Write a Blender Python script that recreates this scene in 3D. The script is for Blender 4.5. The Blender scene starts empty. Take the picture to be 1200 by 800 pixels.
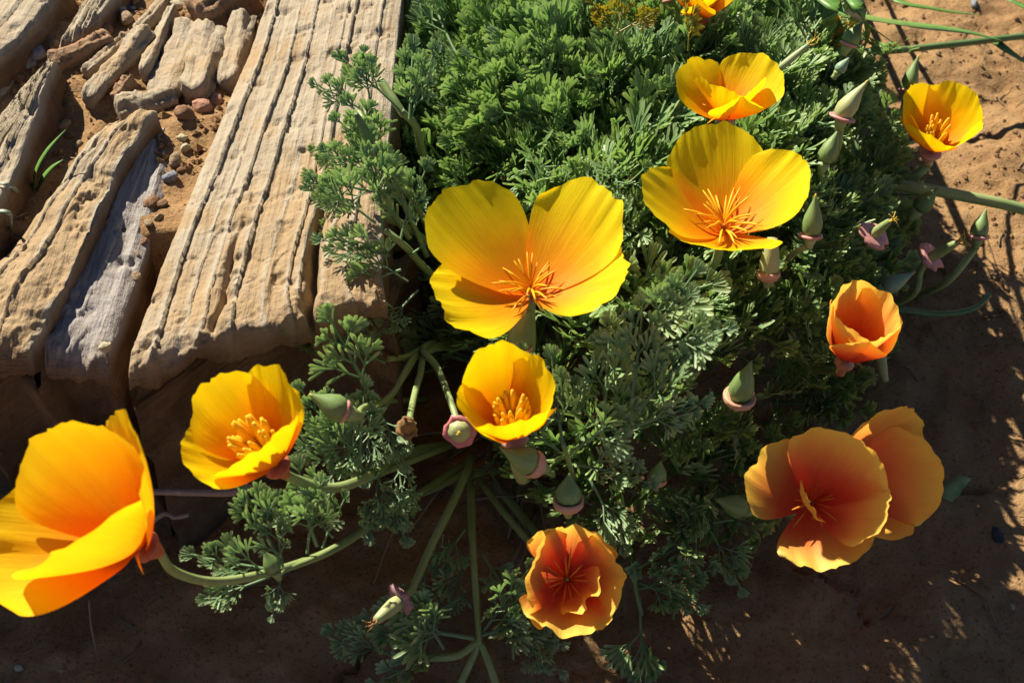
import bpy, math, random
import numpy as np
from mathutils import Vector, Matrix

S = 0.01                      # everything below is authored in centimetres
R = math.radians
scene = bpy.context.scene
col = scene.collection

# ------------------------------------------------------------------ camera
PITCH, DIST, FOV = 48.0, 52.0, 45.0
RIGHT = np.array([1., 0., 0.])
FWD = np.array([0., math.cos(R(PITCH)), -math.sin(R(PITCH))])
UPV = np.array([0., math.sin(R(PITCH)), math.cos(R(PITCH))])
TOC = -FWD
CAM = np.array([0., 0., 6.]) - DIST * FWD
FPX = 600 / math.tan(R(FOV / 2))
cd = bpy.data.cameras.new('camera')
cam = bpy.data.objects.new('camera', cd); col.objects.link(cam)
cam.location = Vector(CAM * S)
cam.rotation_euler = (R(90 - PITCH), 0, 0)
cd.sensor_width = 36; cd.lens = 18 / math.tan(R(FOV / 2))
cd.clip_start = 0.01; cd.clip_end = 200
cd.dof.use_dof = True; cd.dof.focus_distance = 0.50; cd.dof.aperture_fstop = 20
scene.camera = cam

# ------------------------------------------------------------------ light
SUN_EL = 42.0
SH = np.array([0.62, -0.785])                      # ground direction in which shadows fall
world = bpy.data.worlds.new('World'); scene.world = world; world.use_nodes = True
wn = world.node_tree
sky = wn.nodes.new('ShaderNodeTexSky'); sky.sky_type = 'NISHITA'; sky.sun_disc = False
sky.altitude = 2200; sky.dust_density = 0.2; sky.air_density = 0.7
sky.sun_elevation = R(SUN_EL); sky.sun_rotation = math.atan2(-SH[0], -SH[1])
bg = wn.nodes['Background']; bg.inputs['Strength'].default_value = 0.05
wn.links.new(sky.outputs[0], bg.inputs['Color'])
sl = bpy.data.lights.new('sun', 'SUN'); sun = bpy.data.objects.new('sun', sl); col.objects.link(sun)
sl.energy = 5.0; sl.angle = R(0.53); sl.color = (1.0, 0.91, 0.74)
ce = math.cos(R(SUN_EL))
sun.rotation_euler = Vector((SH[0] * ce, SH[1] * ce, -math.sin(R(SUN_EL)))).to_track_quat('-Z', 'Y').to_euler()
sun.location = (-0.5, 0.5, 1.2)
vs = scene.view_settings
vs.view_transform = 'Standard'; vs.look = 'None'; vs.gamma = 1; vs.exposure = 1.1; vs.use_curve_mapping = False
try:
    scene.cycles.max_bounces = 8; scene.cycles.transparent_max_bounces = 8
except Exception:
    pass

# ------------------------------------------------------------------ helpers
def ray(px, py):
    d = FWD * FPX + RIGHT * (px - 600) + UPV * (400 - py)
    return d / np.linalg.norm(d)
def at(px, py, z):
    d = ray(px, py)
    return CAM + d * ((z - CAM[2]) / d[2])
def cmpx(p):                                        # centimetres per photograph pixel at a point
    return float(np.dot(np.asarray(p) - CAM, FWD)) / FPX
def idir(r, u, n=0.0):                              # direction: right, up in the view, towards the viewer
    v = RIGHT * r + UPV * u + TOC * n
    return v / np.linalg.norm(v)
def unit(v):
    v = np.asarray(v, float); return v / (np.linalg.norm(v) + 1e-12)
def sst(a, b, x):
    t = np.clip((x - a) / (b - a), 0, 1); return t * t * (3 - 2 * t)

_pr = np.random.RandomState(7)
_perm = _pr.permutation(256); _perm = np.concatenate([_perm, _perm, _perm])
_val = _pr.uniform(-1, 1, 256)
def noise(x, y, z=0.0):
    x, y, z = np.broadcast_arrays(np.asarray(x, float), np.asarray(y, float), np.asarray(z, float))
    xi, yi, zi = np.floor(x).astype(int), np.floor(y).astype(int), np.floor(z).astype(int)
    xf, yf, zf = x - xi, y - yi, z - zi
    u, v, w = [t * t * t * (t * (t * 6 - 15) + 10) for t in (xf, yf, zf)]
    def h(i, j, k):
        return _val[_perm[(_perm[(_perm[(xi + i) & 255] + yi + j) & 255] + zi + k) & 255]]
    def L(a, b, t): return a + (b - a) * t
    return L(L(L(h(0,0,0), h(1,0,0), u), L(h(0,1,0), h(1,1,0), u), v),
             L(L(h(0,0,1), h(1,0,1), u), L(h(0,1,1), h(1,1,1), u), v), w)
def fbm(x, y, z=0.0, o=4):
    s, a, f = 0, 1.0, 1.0
    for _ in range(o):
        s = s + a * noise(x * f + 17.3 * f, y * f - 9.1 * f, np.asarray(z) * f); a *= 0.5; f *= 2.03
    return s

def spline(pts, n=24):
    P = np.array(pts, float)
    if len(P) == 2: return P[0] + (P[1] - P[0]) * np.linspace(0, 1, n)[:, None]
    Q = np.vstack([2 * P[0] - P[1], P, 2 * P[-1] - P[-2]])
    out = []; m = len(P) - 1
    for t in np.linspace(0, m - 1e-6, n):
        i = int(t); f = t - i
        a, b, c, d = Q[i], Q[i + 1], Q[i + 2], Q[i + 3]
        out.append(.5 * (2 * b + (c - a) * f + (2 * a - 5 * b + 4 * c - d) * f * f + (3 * b - a - 3 * c + d) * f ** 3))
    return np.array(out)

class MB:
    def __init__(s): s.v = []; s.f = []; s.a = []; s.n = 0
    def add(s, v, f, a=None):
        v = np.asarray(v, float)
        s.v.append(v); s.f += [tuple(i + s.n for i in q) for q in f]
        s.a.append(np.zeros((len(v), 3)) if a is None else np.asarray(a, float)); s.n += len(v)
        return s
    def arrays(s): return np.vstack(s.v), s.f, np.vstack(s.a)

def grid_faces(nu, nv, wrap=False):
    f = []
    for i in range(nu - 1):
        for j in range(nv if wrap else nv - 1):
            k = (j + 1) % nv
            f.append((i * nv + j, i * nv + k, (i + 1) * nv + k, (i + 1) * nv + j))
    return f

def tube(pts, rad, ns=8, cap=True, ridge=0.0):
    P = np.asarray(pts, float); n = len(P)
    rad = np.broadcast_to(np.asarray(rad, float), (n,))
    T = np.gradient(P, axis=0); T /= np.linalg.norm(T, axis=1)[:, None] + 1e-12
    ref = np.array([0, 0, 1.]) if abs(T[0][2]) < .9 else np.array([1., 0, 0])
    N = unit(np.cross(T[0], ref)); V = []; A = []
    for i in range(n):
        N = unit(N - T[i] * np.dot(N, T[i])); B = np.cross(T[i], N)
        for j in range(ns):
            an = 2 * math.pi * j / ns
            r = rad[i] * (1 + ridge * (1 if j % 2 else -1))
            V.append(P[i] + r * (N * math.cos(an) + B * math.sin(an))); A.append((i / (n - 1), j / ns, 0))
    F = grid_faces(n, ns, True)
    if cap:
        V += [P[0], P[-1]]; A += [(0, 0, 0), (1, 0, 0)]; a, b = len(V) - 2, len(V) - 1
        for j in range(ns):
            k = (j + 1) % ns
            F.append((a, k, j)); F.append((b, (n - 1) * ns + j, (n - 1) * ns + k))
    return np.array(V), F, np.array(A)

def make_mesh(name, v, f, mat, a=None, smooth=True, origin=(0, 0, 0)):
    me = bpy.data.meshes.new(name)
    me.from_pydata(((np.asarray(v) - np.asarray(origin)) * S).tolist(), [], f)
    if a is not None:
        c = me.color_attributes.new('pv', 'FLOAT_COLOR', 'POINT')
        full = np.ones((len(v), 4), np.float32); full[:, :3] = a
        c.data.foreach_set('color', full.ravel())
    if smooth: me.polygons.foreach_set('use_smooth', np.ones(len(me.polygons), bool))
    me.materials.append(mat); me.update()
    return me
def link(name, me, parent=None, loc=None):
    o = bpy.data.objects.new(name, me); col.objects.link(o)
    if parent is not None: o.parent = parent
    if loc is not None: o.location = Vector(np.asarray(loc, float) * S)
    return o
def tag(o, label=None, cat=None, group=None, kind=None):
    for k, v in (('label', label), ('category', cat), ('group', group), ('kind', kind)):
        if v: o[k] = v
    return o
class Thing:                                         # an Empty at the thing's base that parents its parts
    def __init__(s, name, base, label, cat, group=None):
        s.base = np.asarray(base, float)
        s.o = link(name, None, None, s.base); s.o.empty_display_size = 0.01
        tag(s.o, label, cat, group)
    def part(s, name, vfa, mat, parent=None, smooth=True):
        v, f, a = vfa
        return link(name, make_mesh(name, v, f, mat, a, smooth, s.base), parent or s.o)
def single(name, vfa, mat, base, label, cat, group=None, kind=None, smooth=True):
    v, f, a = vfa
    return tag(link(name, make_mesh(name, v, f, mat, a, smooth, base), None, base), label, cat, group, kind)

# ------------------------------------------------------------------ materials
class NT:
    def __init__(s, name):
        s.m = bpy.data.materials.new(name); s.m.use_nodes = True
        s.t = s.m.node_tree; s.t.nodes.clear()
        s.out = s.t.nodes.new('ShaderNodeOutputMaterial')
    def n(s, typ, **kw):
        nd = s.t.nodes.new(typ)
        for k, v in kw.items():
            if k.startswith('i_'):
                key = k[2:]; key = int(key) if key.isdigit() else key.replace('_', ' ')
                s.set(nd, key, v)
            else: setattr(nd, k, v)
        return nd
    def set(s, nd, key, v):
        if isinstance(v, bpy.types.NodeSocket): s.t.links.new(v, nd.inputs[key])
        else: nd.inputs[key].default_value = v
    def attr(s):
        a = s.n('ShaderNodeAttribute', attribute_name='pv')
        sp = s.n('ShaderNodeSeparateColor'); s.t.links.new(a.outputs['Color'], sp.inputs[0])
        return sp.outputs[0], sp.outputs[1], sp.outputs[2], a.outputs['Color']
    def coord(s, scale=(1, 1, 1), rot=(0, 0, 0), which='Object'):
        tc = s.n('ShaderNodeTexCoord'); mp = s.n('ShaderNodeMapping')
        s.t.links.new(tc.outputs[which], mp.inputs['Vector'])
        mp.inputs['Scale'].default_value = scale; mp.inputs['Rotation'].default_value = rot
        return mp.outputs[0]
    def noise(s, vec, scale, detail=4, rough=.55, dist=0):
        nd = s.n('ShaderNodeTexNoise'); s.t.links.new(vec, nd.inputs['Vector'])
        nd.inputs['Scale'].default_value = scale; nd.inputs['Detail'].default_value = detail
        nd.inputs['Roughness'].default_value = rough; nd.inputs['Distortion'].default_value = dist
        return nd.outputs['Fac']
    def ramp(s, fac, stops, interp='LINEAR'):
        r = s.n('ShaderNodeValToRGB'); s.t.links.new(fac, r.inputs[0]); r.color_ramp.interpolation = interp
        e = r.color_ramp.elements
        while len(e) < len(stops): e.new(0.5)
        for k, (p, c) in enumerate(stops):
            e[k].position = p; e[k].color = (*c, 1) if len(c) == 3 else c
        return r.outputs[0]
    def mix(s, fac, a, b, mode='MIX'):
        m = s.n('ShaderNodeMix', data_type='RGBA', blend_type=mode)
        for k, v in ((0, fac), (6, a), (7, b)):
            if isinstance(v, tuple) and len(v) == 3: v = (*v, 1)
            s.set(m, k, v)
        return m.outputs[2]
    def math(s, op, a, b=0.0):
        m = s.n('ShaderNodeMath', operation=op); s.set(m, 0, a); s.set(m, 1, b); return m.outputs[0]
    def bump(s, h, strength, dist=0.001, normal=None):
        b = s.n('ShaderNodeBump'); s.set(b, 'Height', h); b.inputs['Strength'].default_value = strength
        b.inputs['Distance'].default_value = dist
        if normal is not None: s.set(b, 'Normal', normal)
        return b.outputs[0]
    def finish(s, colr, rough=.8, spec=.3, normal=None, trans=0.0, tcol=None):
        p = s.n('ShaderNodeBsdfPrincipled')
        s.set(p, 'Base Color', colr if not isinstance(colr, tuple) else (*colr, 1)); s.set(p, 'Roughness', rough)
        s.set(p, 'Specular IOR Level', spec)
        if normal is not None: s.set(p, 'Normal', normal)
        sh = p.outputs[0]
        if trans:
            t = s.n('ShaderNodeBsdfTranslucent')
            s.set(t, 'Color', tcol if tcol is not None else colr)
            if normal is not None: s.set(t, 'Normal', normal)
            mx = s.n('ShaderNodeMixShader'); mx.inputs[0].default_value = trans
            s.t.links.new(sh, mx.inputs[1]); s.t.links.new(t.outputs[0], mx.inputs[2]); sh = mx.outputs[0]
        s.t.links.new(sh, s.out.inputs[0])
        return s.m

def mat_petal(name, c0, c1, c2, c3):
    N = NT(name); s_, t_, r_, c_ = N.attr()
    cx = N.n('ShaderNodeCombineXYZ'); N.set(cx, 0, N.math('MULTIPLY', t_, 46.0)); N.set(cx, 1, N.math('MULTIPLY', s_, 2.2)); N.set(cx, 2, N.math('MULTIPLY', r_, 50.0))
    vein = N.noise(cx.outputs[0], 1.0, 3, .6)
    cx2 = N.n('ShaderNodeCombineXYZ'); N.set(cx2, 0, N.math('MULTIPLY', t_, 5.0)); N.set(cx2, 1, N.math('MULTIPLY', s_, 3.0)); N.set(cx2, 2, N.math('MULTIPLY', r_, 50.0))
    big = N.noise(cx2.outputs[0], 1.0, 3, .5)
    f = N.math('ADD', s_, N.math('MULTIPLY', N.math('SUBTRACT', vein, .5), .15))
    f = N.math('ADD', f, N.math('MULTIPLY', N.math('SUBTRACT', big, .5), .22))
    c = N.ramp(f, [(0.0, c0), (.38, c1), (.72, c2), (.98, c3)])
    nrm = N.bump(N.math('ADD', vein, N.math('MULTIPLY', big, 1.4)), .36, .0005)
    tc = N.mix(1.0, c, (1.0, .88, .6), 'MULTIPLY')
    return N.finish(c, .46, .25, nrm, .50, tc)
M = {}
M['petal_y'] = mat_petal('petal_yellow', (.88, .20, .004), (.95, .38, .003), (.98, .65, .003), (.98, .77, .006))
M['petal_o'] = mat_petal('petal_orange', (.86, .18, .006), (.94, .33, .005), (.97, .54, .006), (.98, .70, .010))
M['petal_d'] = mat_petal('petal_deep_orange_shade', (.80, .065, .045), (.87, .14, .055), (.94, .42, .09), (.97, .66, .12))  # deep orange with the salmon cast of open shade painted in

def mat_leaf(name, a, b, tip, wax=(.21, .34, .22)):
    N = NT(name); s_, t_, r_, c_ = N.attr()
    n1 = N.noise(N.coord((1, 1, 1), which='Object'), 60, 3)
    oi = N.n('ShaderNodeObjectInfo')
    k = N.math('ADD', N.math('MULTIPLY', oi.outputs['Random'], .5), N.math('MULTIPLY', r_, .5))
    f = N.math('ADD', N.math('MULTIPLY', n1, .5), N.math('MULTIPLY', k, .6))
    c = N.ramp(f, [(.15, a), (.85, b)])
    c = N.mix(N.ramp(s_, [(.55, (0, 0, 0)), (1.0, (.75, .75, .75))]), c, tip)
    return N.finish(c, .45, .40, None, .28, N.mix(1.0, c, (1.2, 1.35, .6), 'MULTIPLY'))
M['leaf'] = mat_leaf('poppy_leaf', (.120, .220, .085), (.225, .355, .145), (.42, .50, .25))
M['leaf_blue'] = mat_leaf('poppy_leaf_glaucous', (.135, .240, .115), (.235, .365, .185), (.43, .51, .29))
M['leaf_yel'] = mat_leaf('poppy_leaf_yellowed', (.24, .22, .03), (.40, .30, .03), (.50, .36, .05))

def mat_stem(name, a, b, rough=.45):
    N = NT(name); s_, t_, r_, c_ = N.attr()
    cx = N.n('ShaderNodeCombineXYZ'); N.set(cx, 0, N.math('MULTIPLY', t_, 12.0)); N.set(cx, 1, N.math('MULTIPLY', s_, 3.0))
    v = N.noise(cx.outputs[0], 1.3, 3)
    w = N.noise(N.coord(), 160, 3)
    c = N.ramp(N.math('ADD', N.math('MULTIPLY', v, .6), N.math('MULTIPLY', w, .4)), [(.3, a), (.7, b)])
    return N.finish(c, rough, .4, N.bump(v, .4, .0004), .08, c)
M['stem'] = mat_stem('poppy_stem', (.17, .24, .07), (.31, .39, .16))
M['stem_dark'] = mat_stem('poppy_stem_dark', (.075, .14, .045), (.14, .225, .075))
M['stem_pale'] = mat_stem('poppy_stem_pale', (.24, .31, .13), (.38, .45, .22))
M['bud'] = mat_stem('bud_green', (.12, .20, .06), (.22, .32, .115))
M['bud_blue'] = mat_stem('bud_blue_green', (.17, .28, .17), (.27, .38, .25))
M['bud_pale'] = mat_stem('bud_pale', (.30, .34, .13), (.44, .47, .22))
M['pink'] = mat_stem('rim_pink', (.46, .17, .17), (.62, .33, .29), .5)
M['crimson'] = mat_stem('rim_crimson', (.46, .09, .12), (.60, .24, .22), .5)
M['peach'] = mat_stem('rim_peach', (.48, .24, .15), (.60, .36, .24), .5)
M['red'] = mat_stem('receptacle_red', (.40, .09, .035), (.52, .17, .07), .5)
M['purple'] = mat_stem('rim_withered', (.28, .13, .15), (.42, .25, .24), .7)
M['brown'] = mat_stem('dried_brown', (.14, .07, .025), (.30, .17, .06), .8)
M['tipy'] = mat_stem('bud_tip_yellow', (.50, .34, .03), (.62, .46, .08), .5)
M['straw'] = mat_stem('dry_straw', (.17, .11, .06), (.30, .21, .12), .7)
M['twig'] = mat_stem('dry_twig', (.15, .11, .09), (.30, .23, .19), .7)
M['grass'] = mat_stem('grass_blade', (.07, .17, .035), (.15, .29, .06), .4)
M['grass_pale'] = mat_stem('grass_blade_pale', (.20, .26, .16), (.38, .42, .32), .35)
N = NT('stamen'); s_, t_, r_, c_ = N.attr()
M['stamen'] = N.finish(N.ramp(s_, [(0, (.80, .25, .004)), (.6, (.88, .46, .008)), (1, (.90, .52, .02))]), .5, .3, None, .2)
N = NT('stamen_deep'); s_, t_, r_, c_ = N.attr()
M['stamen_d'] = N.finish(N.ramp(s_, [(0, (.70, .10, .01)), (.6, (.80, .25, .02)), (1, (.84, .36, .05))]), .5, .3, None, .2)

# dry earth
N = NT('dry_soil')
v = N.coord()
n1 = N.noise(v, 14, 5, .6); n2 = N.noise(v, 120, 6, .65); n3 = N.noise(v, 620, 4, .7)
c = N.ramp(N.math('ADD', N.math('MULTIPLY', n1, .5), N.math('MULTIPLY', n2, .5)),
           [(.30, (.215, .12, .055)), (.5, (.30, .18, .085)), (.7, (.365, .24, .12))])
c = N.mix(N.ramp(n3, [(.35, (1, 1, 1)), (.45, (0, 0, 0))]), c, (.16, .085, .04))
h = N.math('ADD', N.math('MULTIPLY', n2, .8), N.math('MULTIPLY', n3, .45))
M['soil'] = N.finish(c, .95, .12, N.bump(h, 1.0, .0026))

def mat_rock(name, crest, body, dirt, ang):
    N = NT(name); s_, t_, r_, c_ = N.attr()        # s: ridge crest, t: shade brown painted on sides, with edge dirt, r: dusting
    st = N.coord((300, 22, 120), (0, 0, R(ang)))
    streak = N.noise(st, 1.0, 5, .6)
    v = N.coord(); n1 = N.noise(v, 45, 5, .6); n2 = N.noise(v, 330, 5, .7)
    c = N.mix(N.ramp(N.math('ADD', N.math('MULTIPLY', streak, .55), N.math('MULTIPLY', n1, .45)), [(.36, (0, 0, 0)), (.64, (1, 1, 1))]), body, crest)
    c = N.mix(N.math('MULTIPLY', s_, .7), c, crest)
    d = N.ramp(N.math('ADD', N.math('MULTIPLY', r_, .7), N.math('MULTIPLY', N.math('SUBTRACT', n1, .5), 1.5)), [(.25, (0, 0, 0)), (.6, (1, 1, 1))])
    c = N.mix(N.math('MULTIPLY', d, .8), c, dirt)
    c = N.mix(t_, c, N.ramp(n1, [(.35, (.13, .078, .042)), (.65, (.23, .145, .082))]))  # dark brown painted over the slab sides to deepen their shade
    c = N.mix(N.ramp(n2, [(.30, (.8, .8, .8)), (.42, (0, 0, 0))]), c, tuple(x * .55 for x in body))
    h = N.math('ADD', N.math('MULTIPLY', streak, .9), N.math('MULTIPLY', n2, .5))
    h = N.math('ADD', h, N.math('MULTIPLY', n1, .6))
    strata = N.noise(N.coord((40, 40, 420)), 1.0, 5, .65)
    h = N.math('ADD', h, N.math('MULTIPLY', N.math('MULTIPLY', strata, t_), 2.2))
    return N.finish(c, .92, .15, N.bump(h, .9, .0021))
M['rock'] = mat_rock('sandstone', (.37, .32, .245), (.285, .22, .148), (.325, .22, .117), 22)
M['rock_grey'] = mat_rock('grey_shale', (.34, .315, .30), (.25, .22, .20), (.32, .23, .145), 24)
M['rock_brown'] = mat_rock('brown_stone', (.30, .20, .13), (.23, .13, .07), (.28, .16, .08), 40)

# ------------------------------------------------------------------ setting: the soil sheet
def poly_dist(poly, x, y):                          # signed distance, positive inside
    P = np.asarray(poly, float)[:, :2]; d = np.full(np.shape(x), 1e9); ins = np.zeros(np.shape(x), bool)
    for i in range(len(P)):
        a, b = P[i], P[(i + 1) % len(P)]; e = b - a
        t = np.clip(((x - a[0]) * e[0] + (y - a[1]) * e[1]) / (e @ e), 0, 1)
        d = np.minimum(d, np.hypot(x - a[0] - t * e[0], y - a[1] - t * e[1]))
        c = ((a[1] > y) != (b[1] > y)) & (x < (b[0] - a[0]) * (y - a[1]) / (b[1] - a[1] + 1e-12) + a[0])
        ins ^= c
    return np.where(ins, d, -d)
ROCK_Z = 12.4
bank = [at(-420, 280, ROCK_Z), at(0, 285, ROCK_Z), at(160, 285, ROCK_Z), at(350, 245, ROCK_Z), at(375, 120, ROCK_Z), at(410, -80, ROCK_Z), at(420, -240, ROCK_Z), at(-500, -240, ROCK_Z)]
crack1 = [at(x, y, 0)[:2] for x, y in ((940, 668), (965, 680), (1000, 688), (1015, 712), (1022, 735))]
crack2 = [at(x, y, 0)[:2] for x, y in ((1090, 560), (1130, 572), (1175, 566))]
crack3 = [at(x, y, 0)[:2] for x, y in ((395, 800), (420, 778), (438, 760))]
def ground_z(x, y):
    z = 0.45 * fbm(x * .09, y * .09, 3.1, 4) + 0.46 * fbm(x * .32, y * .32, 8.2, 5)
    z = z + .16 * np.abs(fbm(x * 1.0, y * 1.0, 1.7, 3))
    for cr in (crack1, crack2, crack3):
        d = np.full(np.shape(x), 9.)
        jx, jy = x + .25 * noise(x * 1.5, y * 1.5, 4), y + .25 * noise(x * 1.5, y * 1.5, 9)
        for a, b in zip(cr[:-1], cr[1:]):
            e = b - a; t = np.clip(((jx - a[0]) * e[0] + (jy - a[1]) * e[1]) / (e @ e), 0, 1)
            d = np.minimum(d, np.hypot(jx - a[0] - t * e[0], jy - a[1] - t * e[1]))
        z = z - .55 * np.exp(-(d / .10) ** 2)
    k = sst(-.3, 1.6, poly_dist(bank, x, y))
    zb = ROCK_Z - 1.0 + .35 * fbm(x * .3, y * .3, 5., 4) + .12 * fbm(x * 1.3, y * 1.3, 2.2, 3)
    return z * (1 - k) + zb * k
def axis_nodes(a0, a1, step, far):
    inner = np.arange(a0, a1, step)
    out = []; d = step
    x = a1
    while x < far: out.append(x); d *= 1.35; x += d
    out.append(far); lo = []; d = step; x = a0
    while x > -far: d *= 1.35; x -= d; lo.append(max(x, -far))
    return np.concatenate([np.array(lo)[::-1], inner, np.array(out)])
gx = axis_nodes(-36, 36, .22, 20000); gy = axis_nodes(-15, 42, .22, 20000)
X, Y = np.meshgrid(gx, gy, indexing='ij')
Z = ground_z(X, Y)
gm = make_mesh('ground', np.stack([X, Y, Z], -1).reshape(-1, 3), grid_faces(len(gx), len(gy)), M['soil'])
gm.flip_normals()
tag(link('ground', gm), 'dry reddish brown earth under the poppies and around the rock', kind='structure')
def gz(p): return float(ground_z(np.array([p[0]]), np.array([p[1]]))[0])
def on_ground(px, py, z0=0.0):
    p = at(px, py, z0)
    for _ in range(4): p = at(px, py, gz(p))
    return p

# ------------------------------------------------------------------ rock slabs
def slab(left, right, z0, bands, na=90, nb=170, seed=1, tilt=(0, 0), lip=.24, rise=.16, rough=.10, wob=.5, bottom=-.6, fr=.35, groove=None, chip=.5, dust=.5, pitk=1.0, under=6.5, frf=.9):
    rs = np.random.RandomState(seed)
    Lp = spline([at(x, y, z0) for x, y in left], nb); Rp = spline([at(x, y, z0) for x, y in right], nb)
    K = 16
    a = np.linspace(0, 1, na); b = np.linspace(0, 1, nb)
    A, B = np.meshgrid(a, b, indexing='ij')
    xy = Lp[None, :, :2] * (1 - A[..., None]) + Rp[None, :, :2] * A[..., None]
    width = np.linalg.norm(Rp[:, :2] - Lp[:, :2], axis=1).mean()
    leng = np.linalg.norm(np.diff(Lp[:, :2], axis=0), axis=1).sum()
    edges = np.concatenate([[0], np.sort((np.arange(1, bands) + rs.uniform(-.32, .32, bands - 1)) / bands), [1]])
    W = A + (wob * .22 / max(width, 1)) * fbm(B * leng * .14 + seed, A * 1.5, seed, 2) * np.sin(math.pi * A) ** .5
    idx = np.clip(np.searchsorted(edges, W, side='right') - 1, 0, bands - 1)
    e0, e1 = edges[idx], edges[idx + 1]; tau = (W - e0) / (e1 - e0)
    base = rs.uniform(-.10, .10, bands)[idx]
    amp = rs.uniform(.45, 1.35, bands)[idx] * (0.75 + .45 * noise(B * leng * .22, idx * 3.7, seed))
    wcm = (e1 - e0) * width
    dl = (1 - tau) * wcm
    crest = np.exp(-(dl / .17) ** 2)
    z = z0 + base * .8 + amp * (rise * tau + lip * crest)
    z = z + tilt[0] * (A - .5) + tilt[1] * (B - .5)
    px_, py_ = xy[..., 0], xy[..., 1]
    z = z + rough * fbm(px_ * .8, py_ * .8, seed * 3.3, 5) + .026 * fbm(A * width * 3.6, B * leng * .16, seed, 3) + .16 * fbm(px_ * .22, py_ * .22, seed, 2)
    pit = np.clip(fbm(px_ * 1.1, py_ * 1.1, seed + 20, 4) - .55, 0, 1); z = z - .28 * pit * pitk
    flake = noise(idx * 5.3 + tau * .6, B * leng * .33, seed + 9); z = z - .06 * (flake > .5) * (1 - crest)
    if groove:
        for ga, b0, b1, dep, gw in groove:
            gg = ga + .012 * noise(B * leng * .5, 0, seed + 5)
            z = z - dep * np.exp(-((A - gg) * width / gw) ** 2) * sst(b0 - .03, b0 + .03, B) * (1 - sst(b1 - .08, b1 + .08, B))
    # worn rims
    da = np.minimum(A, 1 - A) * width; db = np.minimum(B, 1 - B) * leng
    wear = np.exp(-(da / fr)) + np.exp(-(db / fr)) * (1 + .8 * noise(A * width * 1.6, 0, seed))
    z = z - chip * .55 * np.clip(wear, 0, 1.8)
    z = z - .75 * np.exp(-B * leng / frf * 2.2) * (1 + .55 * fbm(A * width * .8, B * leng * .8, seed, 3)) + .17 * fbm(px_ * 2.3, py_ * 2.3, seed + 2, 4) * np.exp(-B * leng / 1.6)
    dustv = np.clip(.5 + .5 * fbm(px_ * .28, py_ * .28, seed + 7, 3) - .55 * crest, 0, 1) * dust * 2
    # grow the sides downwards
    ia = np.concatenate([[0] * K, np.arange(na), [na - 1] * K]); ib = np.concatenate([[0] * K, np.arange(nb), [nb - 1] * K])
    ka = np.concatenate([np.arange(K, 0, -1), np.zeros(na), np.arange(1, K + 1)]); kb = np.concatenate([np.arange(K, 0, -1), np.zeros(nb), np.arange(1, K + 1)])
    IA, IB = np.meshgrid(ia, ib, indexing='ij'); KA, KB = np.meshgrid(ka, kb, indexing='ij')
    P = np.concatenate([xy, z[..., None]], -1)[IA, IB]
    k = np.maximum(KA, KB) / K
    oa = np.where(IA == 0, -1., 1.) * (KA > 0); ob = np.where(IB == 0, -1., 1.) * (KB > 0)
    da_ = unit(Rp[nb // 2] - Lp[nb // 2])[:2]; db_ = unit(Lp[-1] - Lp[0])[:2]
    off = (.35 * np.sin(k * 2.6) + .30 * fbm(P[..., 0] * .5, P[..., 1] * .5, k * 5, 5) + .14 * fbm(P[..., 0] * 1.6, P[..., 1] * 1.6, k * 16, 3)) * sst(0, .12, k)
    front = (KB > 0) & (IB == 0)
    off = np.where(front, off * .8 - under * sst(-.02, .26, k) * (1 + .3 * noise(P[..., 0] * .5, 0, seed)), off * .55)
    P[..., 0] += off * (oa * da_[0] + ob * db_[0]); P[..., 1] += off * (oa * da_[1] + ob * db_[1])
    P[..., 2] = P[..., 2] * (1 - k) + bottom * k
    soil_shade = np.clip(1.25 * np.exp(-B * leng / (.55 + .35 * noise(A * width * .9, 0, seed + 1))) - .2, 0, 1)  # front edge: brown dirt, also darkened in colour like the shaded face
    att = np.stack([crest[IA, IB] * (k == 0), np.where(k > 0, 1.0, soil_shade[IA, IB]), np.where(k > 0, .75, dustv[IA, IB])], -1)  # sides get the full painted shade brown
    nu, nv = P.shape[:2]
    f = [(q[0], q[3], q[2], q[1]) for q in grid_faces(nu, nv)]
    return P.reshape(-1, 3), f, att.reshape(-1, 3)

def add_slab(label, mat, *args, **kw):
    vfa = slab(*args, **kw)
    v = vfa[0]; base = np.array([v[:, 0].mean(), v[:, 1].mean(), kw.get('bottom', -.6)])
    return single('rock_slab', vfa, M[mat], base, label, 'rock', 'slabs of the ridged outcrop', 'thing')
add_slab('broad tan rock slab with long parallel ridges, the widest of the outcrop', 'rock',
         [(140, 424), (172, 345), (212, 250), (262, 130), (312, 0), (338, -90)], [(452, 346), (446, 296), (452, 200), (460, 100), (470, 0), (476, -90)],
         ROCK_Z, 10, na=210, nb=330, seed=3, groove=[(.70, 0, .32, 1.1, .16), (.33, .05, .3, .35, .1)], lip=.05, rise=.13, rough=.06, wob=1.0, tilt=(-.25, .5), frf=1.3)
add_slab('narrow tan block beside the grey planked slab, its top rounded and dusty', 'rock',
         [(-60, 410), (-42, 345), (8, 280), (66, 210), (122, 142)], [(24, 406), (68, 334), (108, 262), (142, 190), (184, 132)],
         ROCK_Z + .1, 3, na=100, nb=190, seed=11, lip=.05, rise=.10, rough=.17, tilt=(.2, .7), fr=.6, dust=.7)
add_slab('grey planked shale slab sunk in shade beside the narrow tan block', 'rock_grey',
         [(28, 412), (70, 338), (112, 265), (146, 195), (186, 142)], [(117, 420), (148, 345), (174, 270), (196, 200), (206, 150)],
         ROCK_Z - .85, 4, na=70, nb=110, seed=21, lip=.10, rise=-.12, rough=.05, wob=.1, fr=.25, tilt=(-.35, .4), dust=.15)
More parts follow.
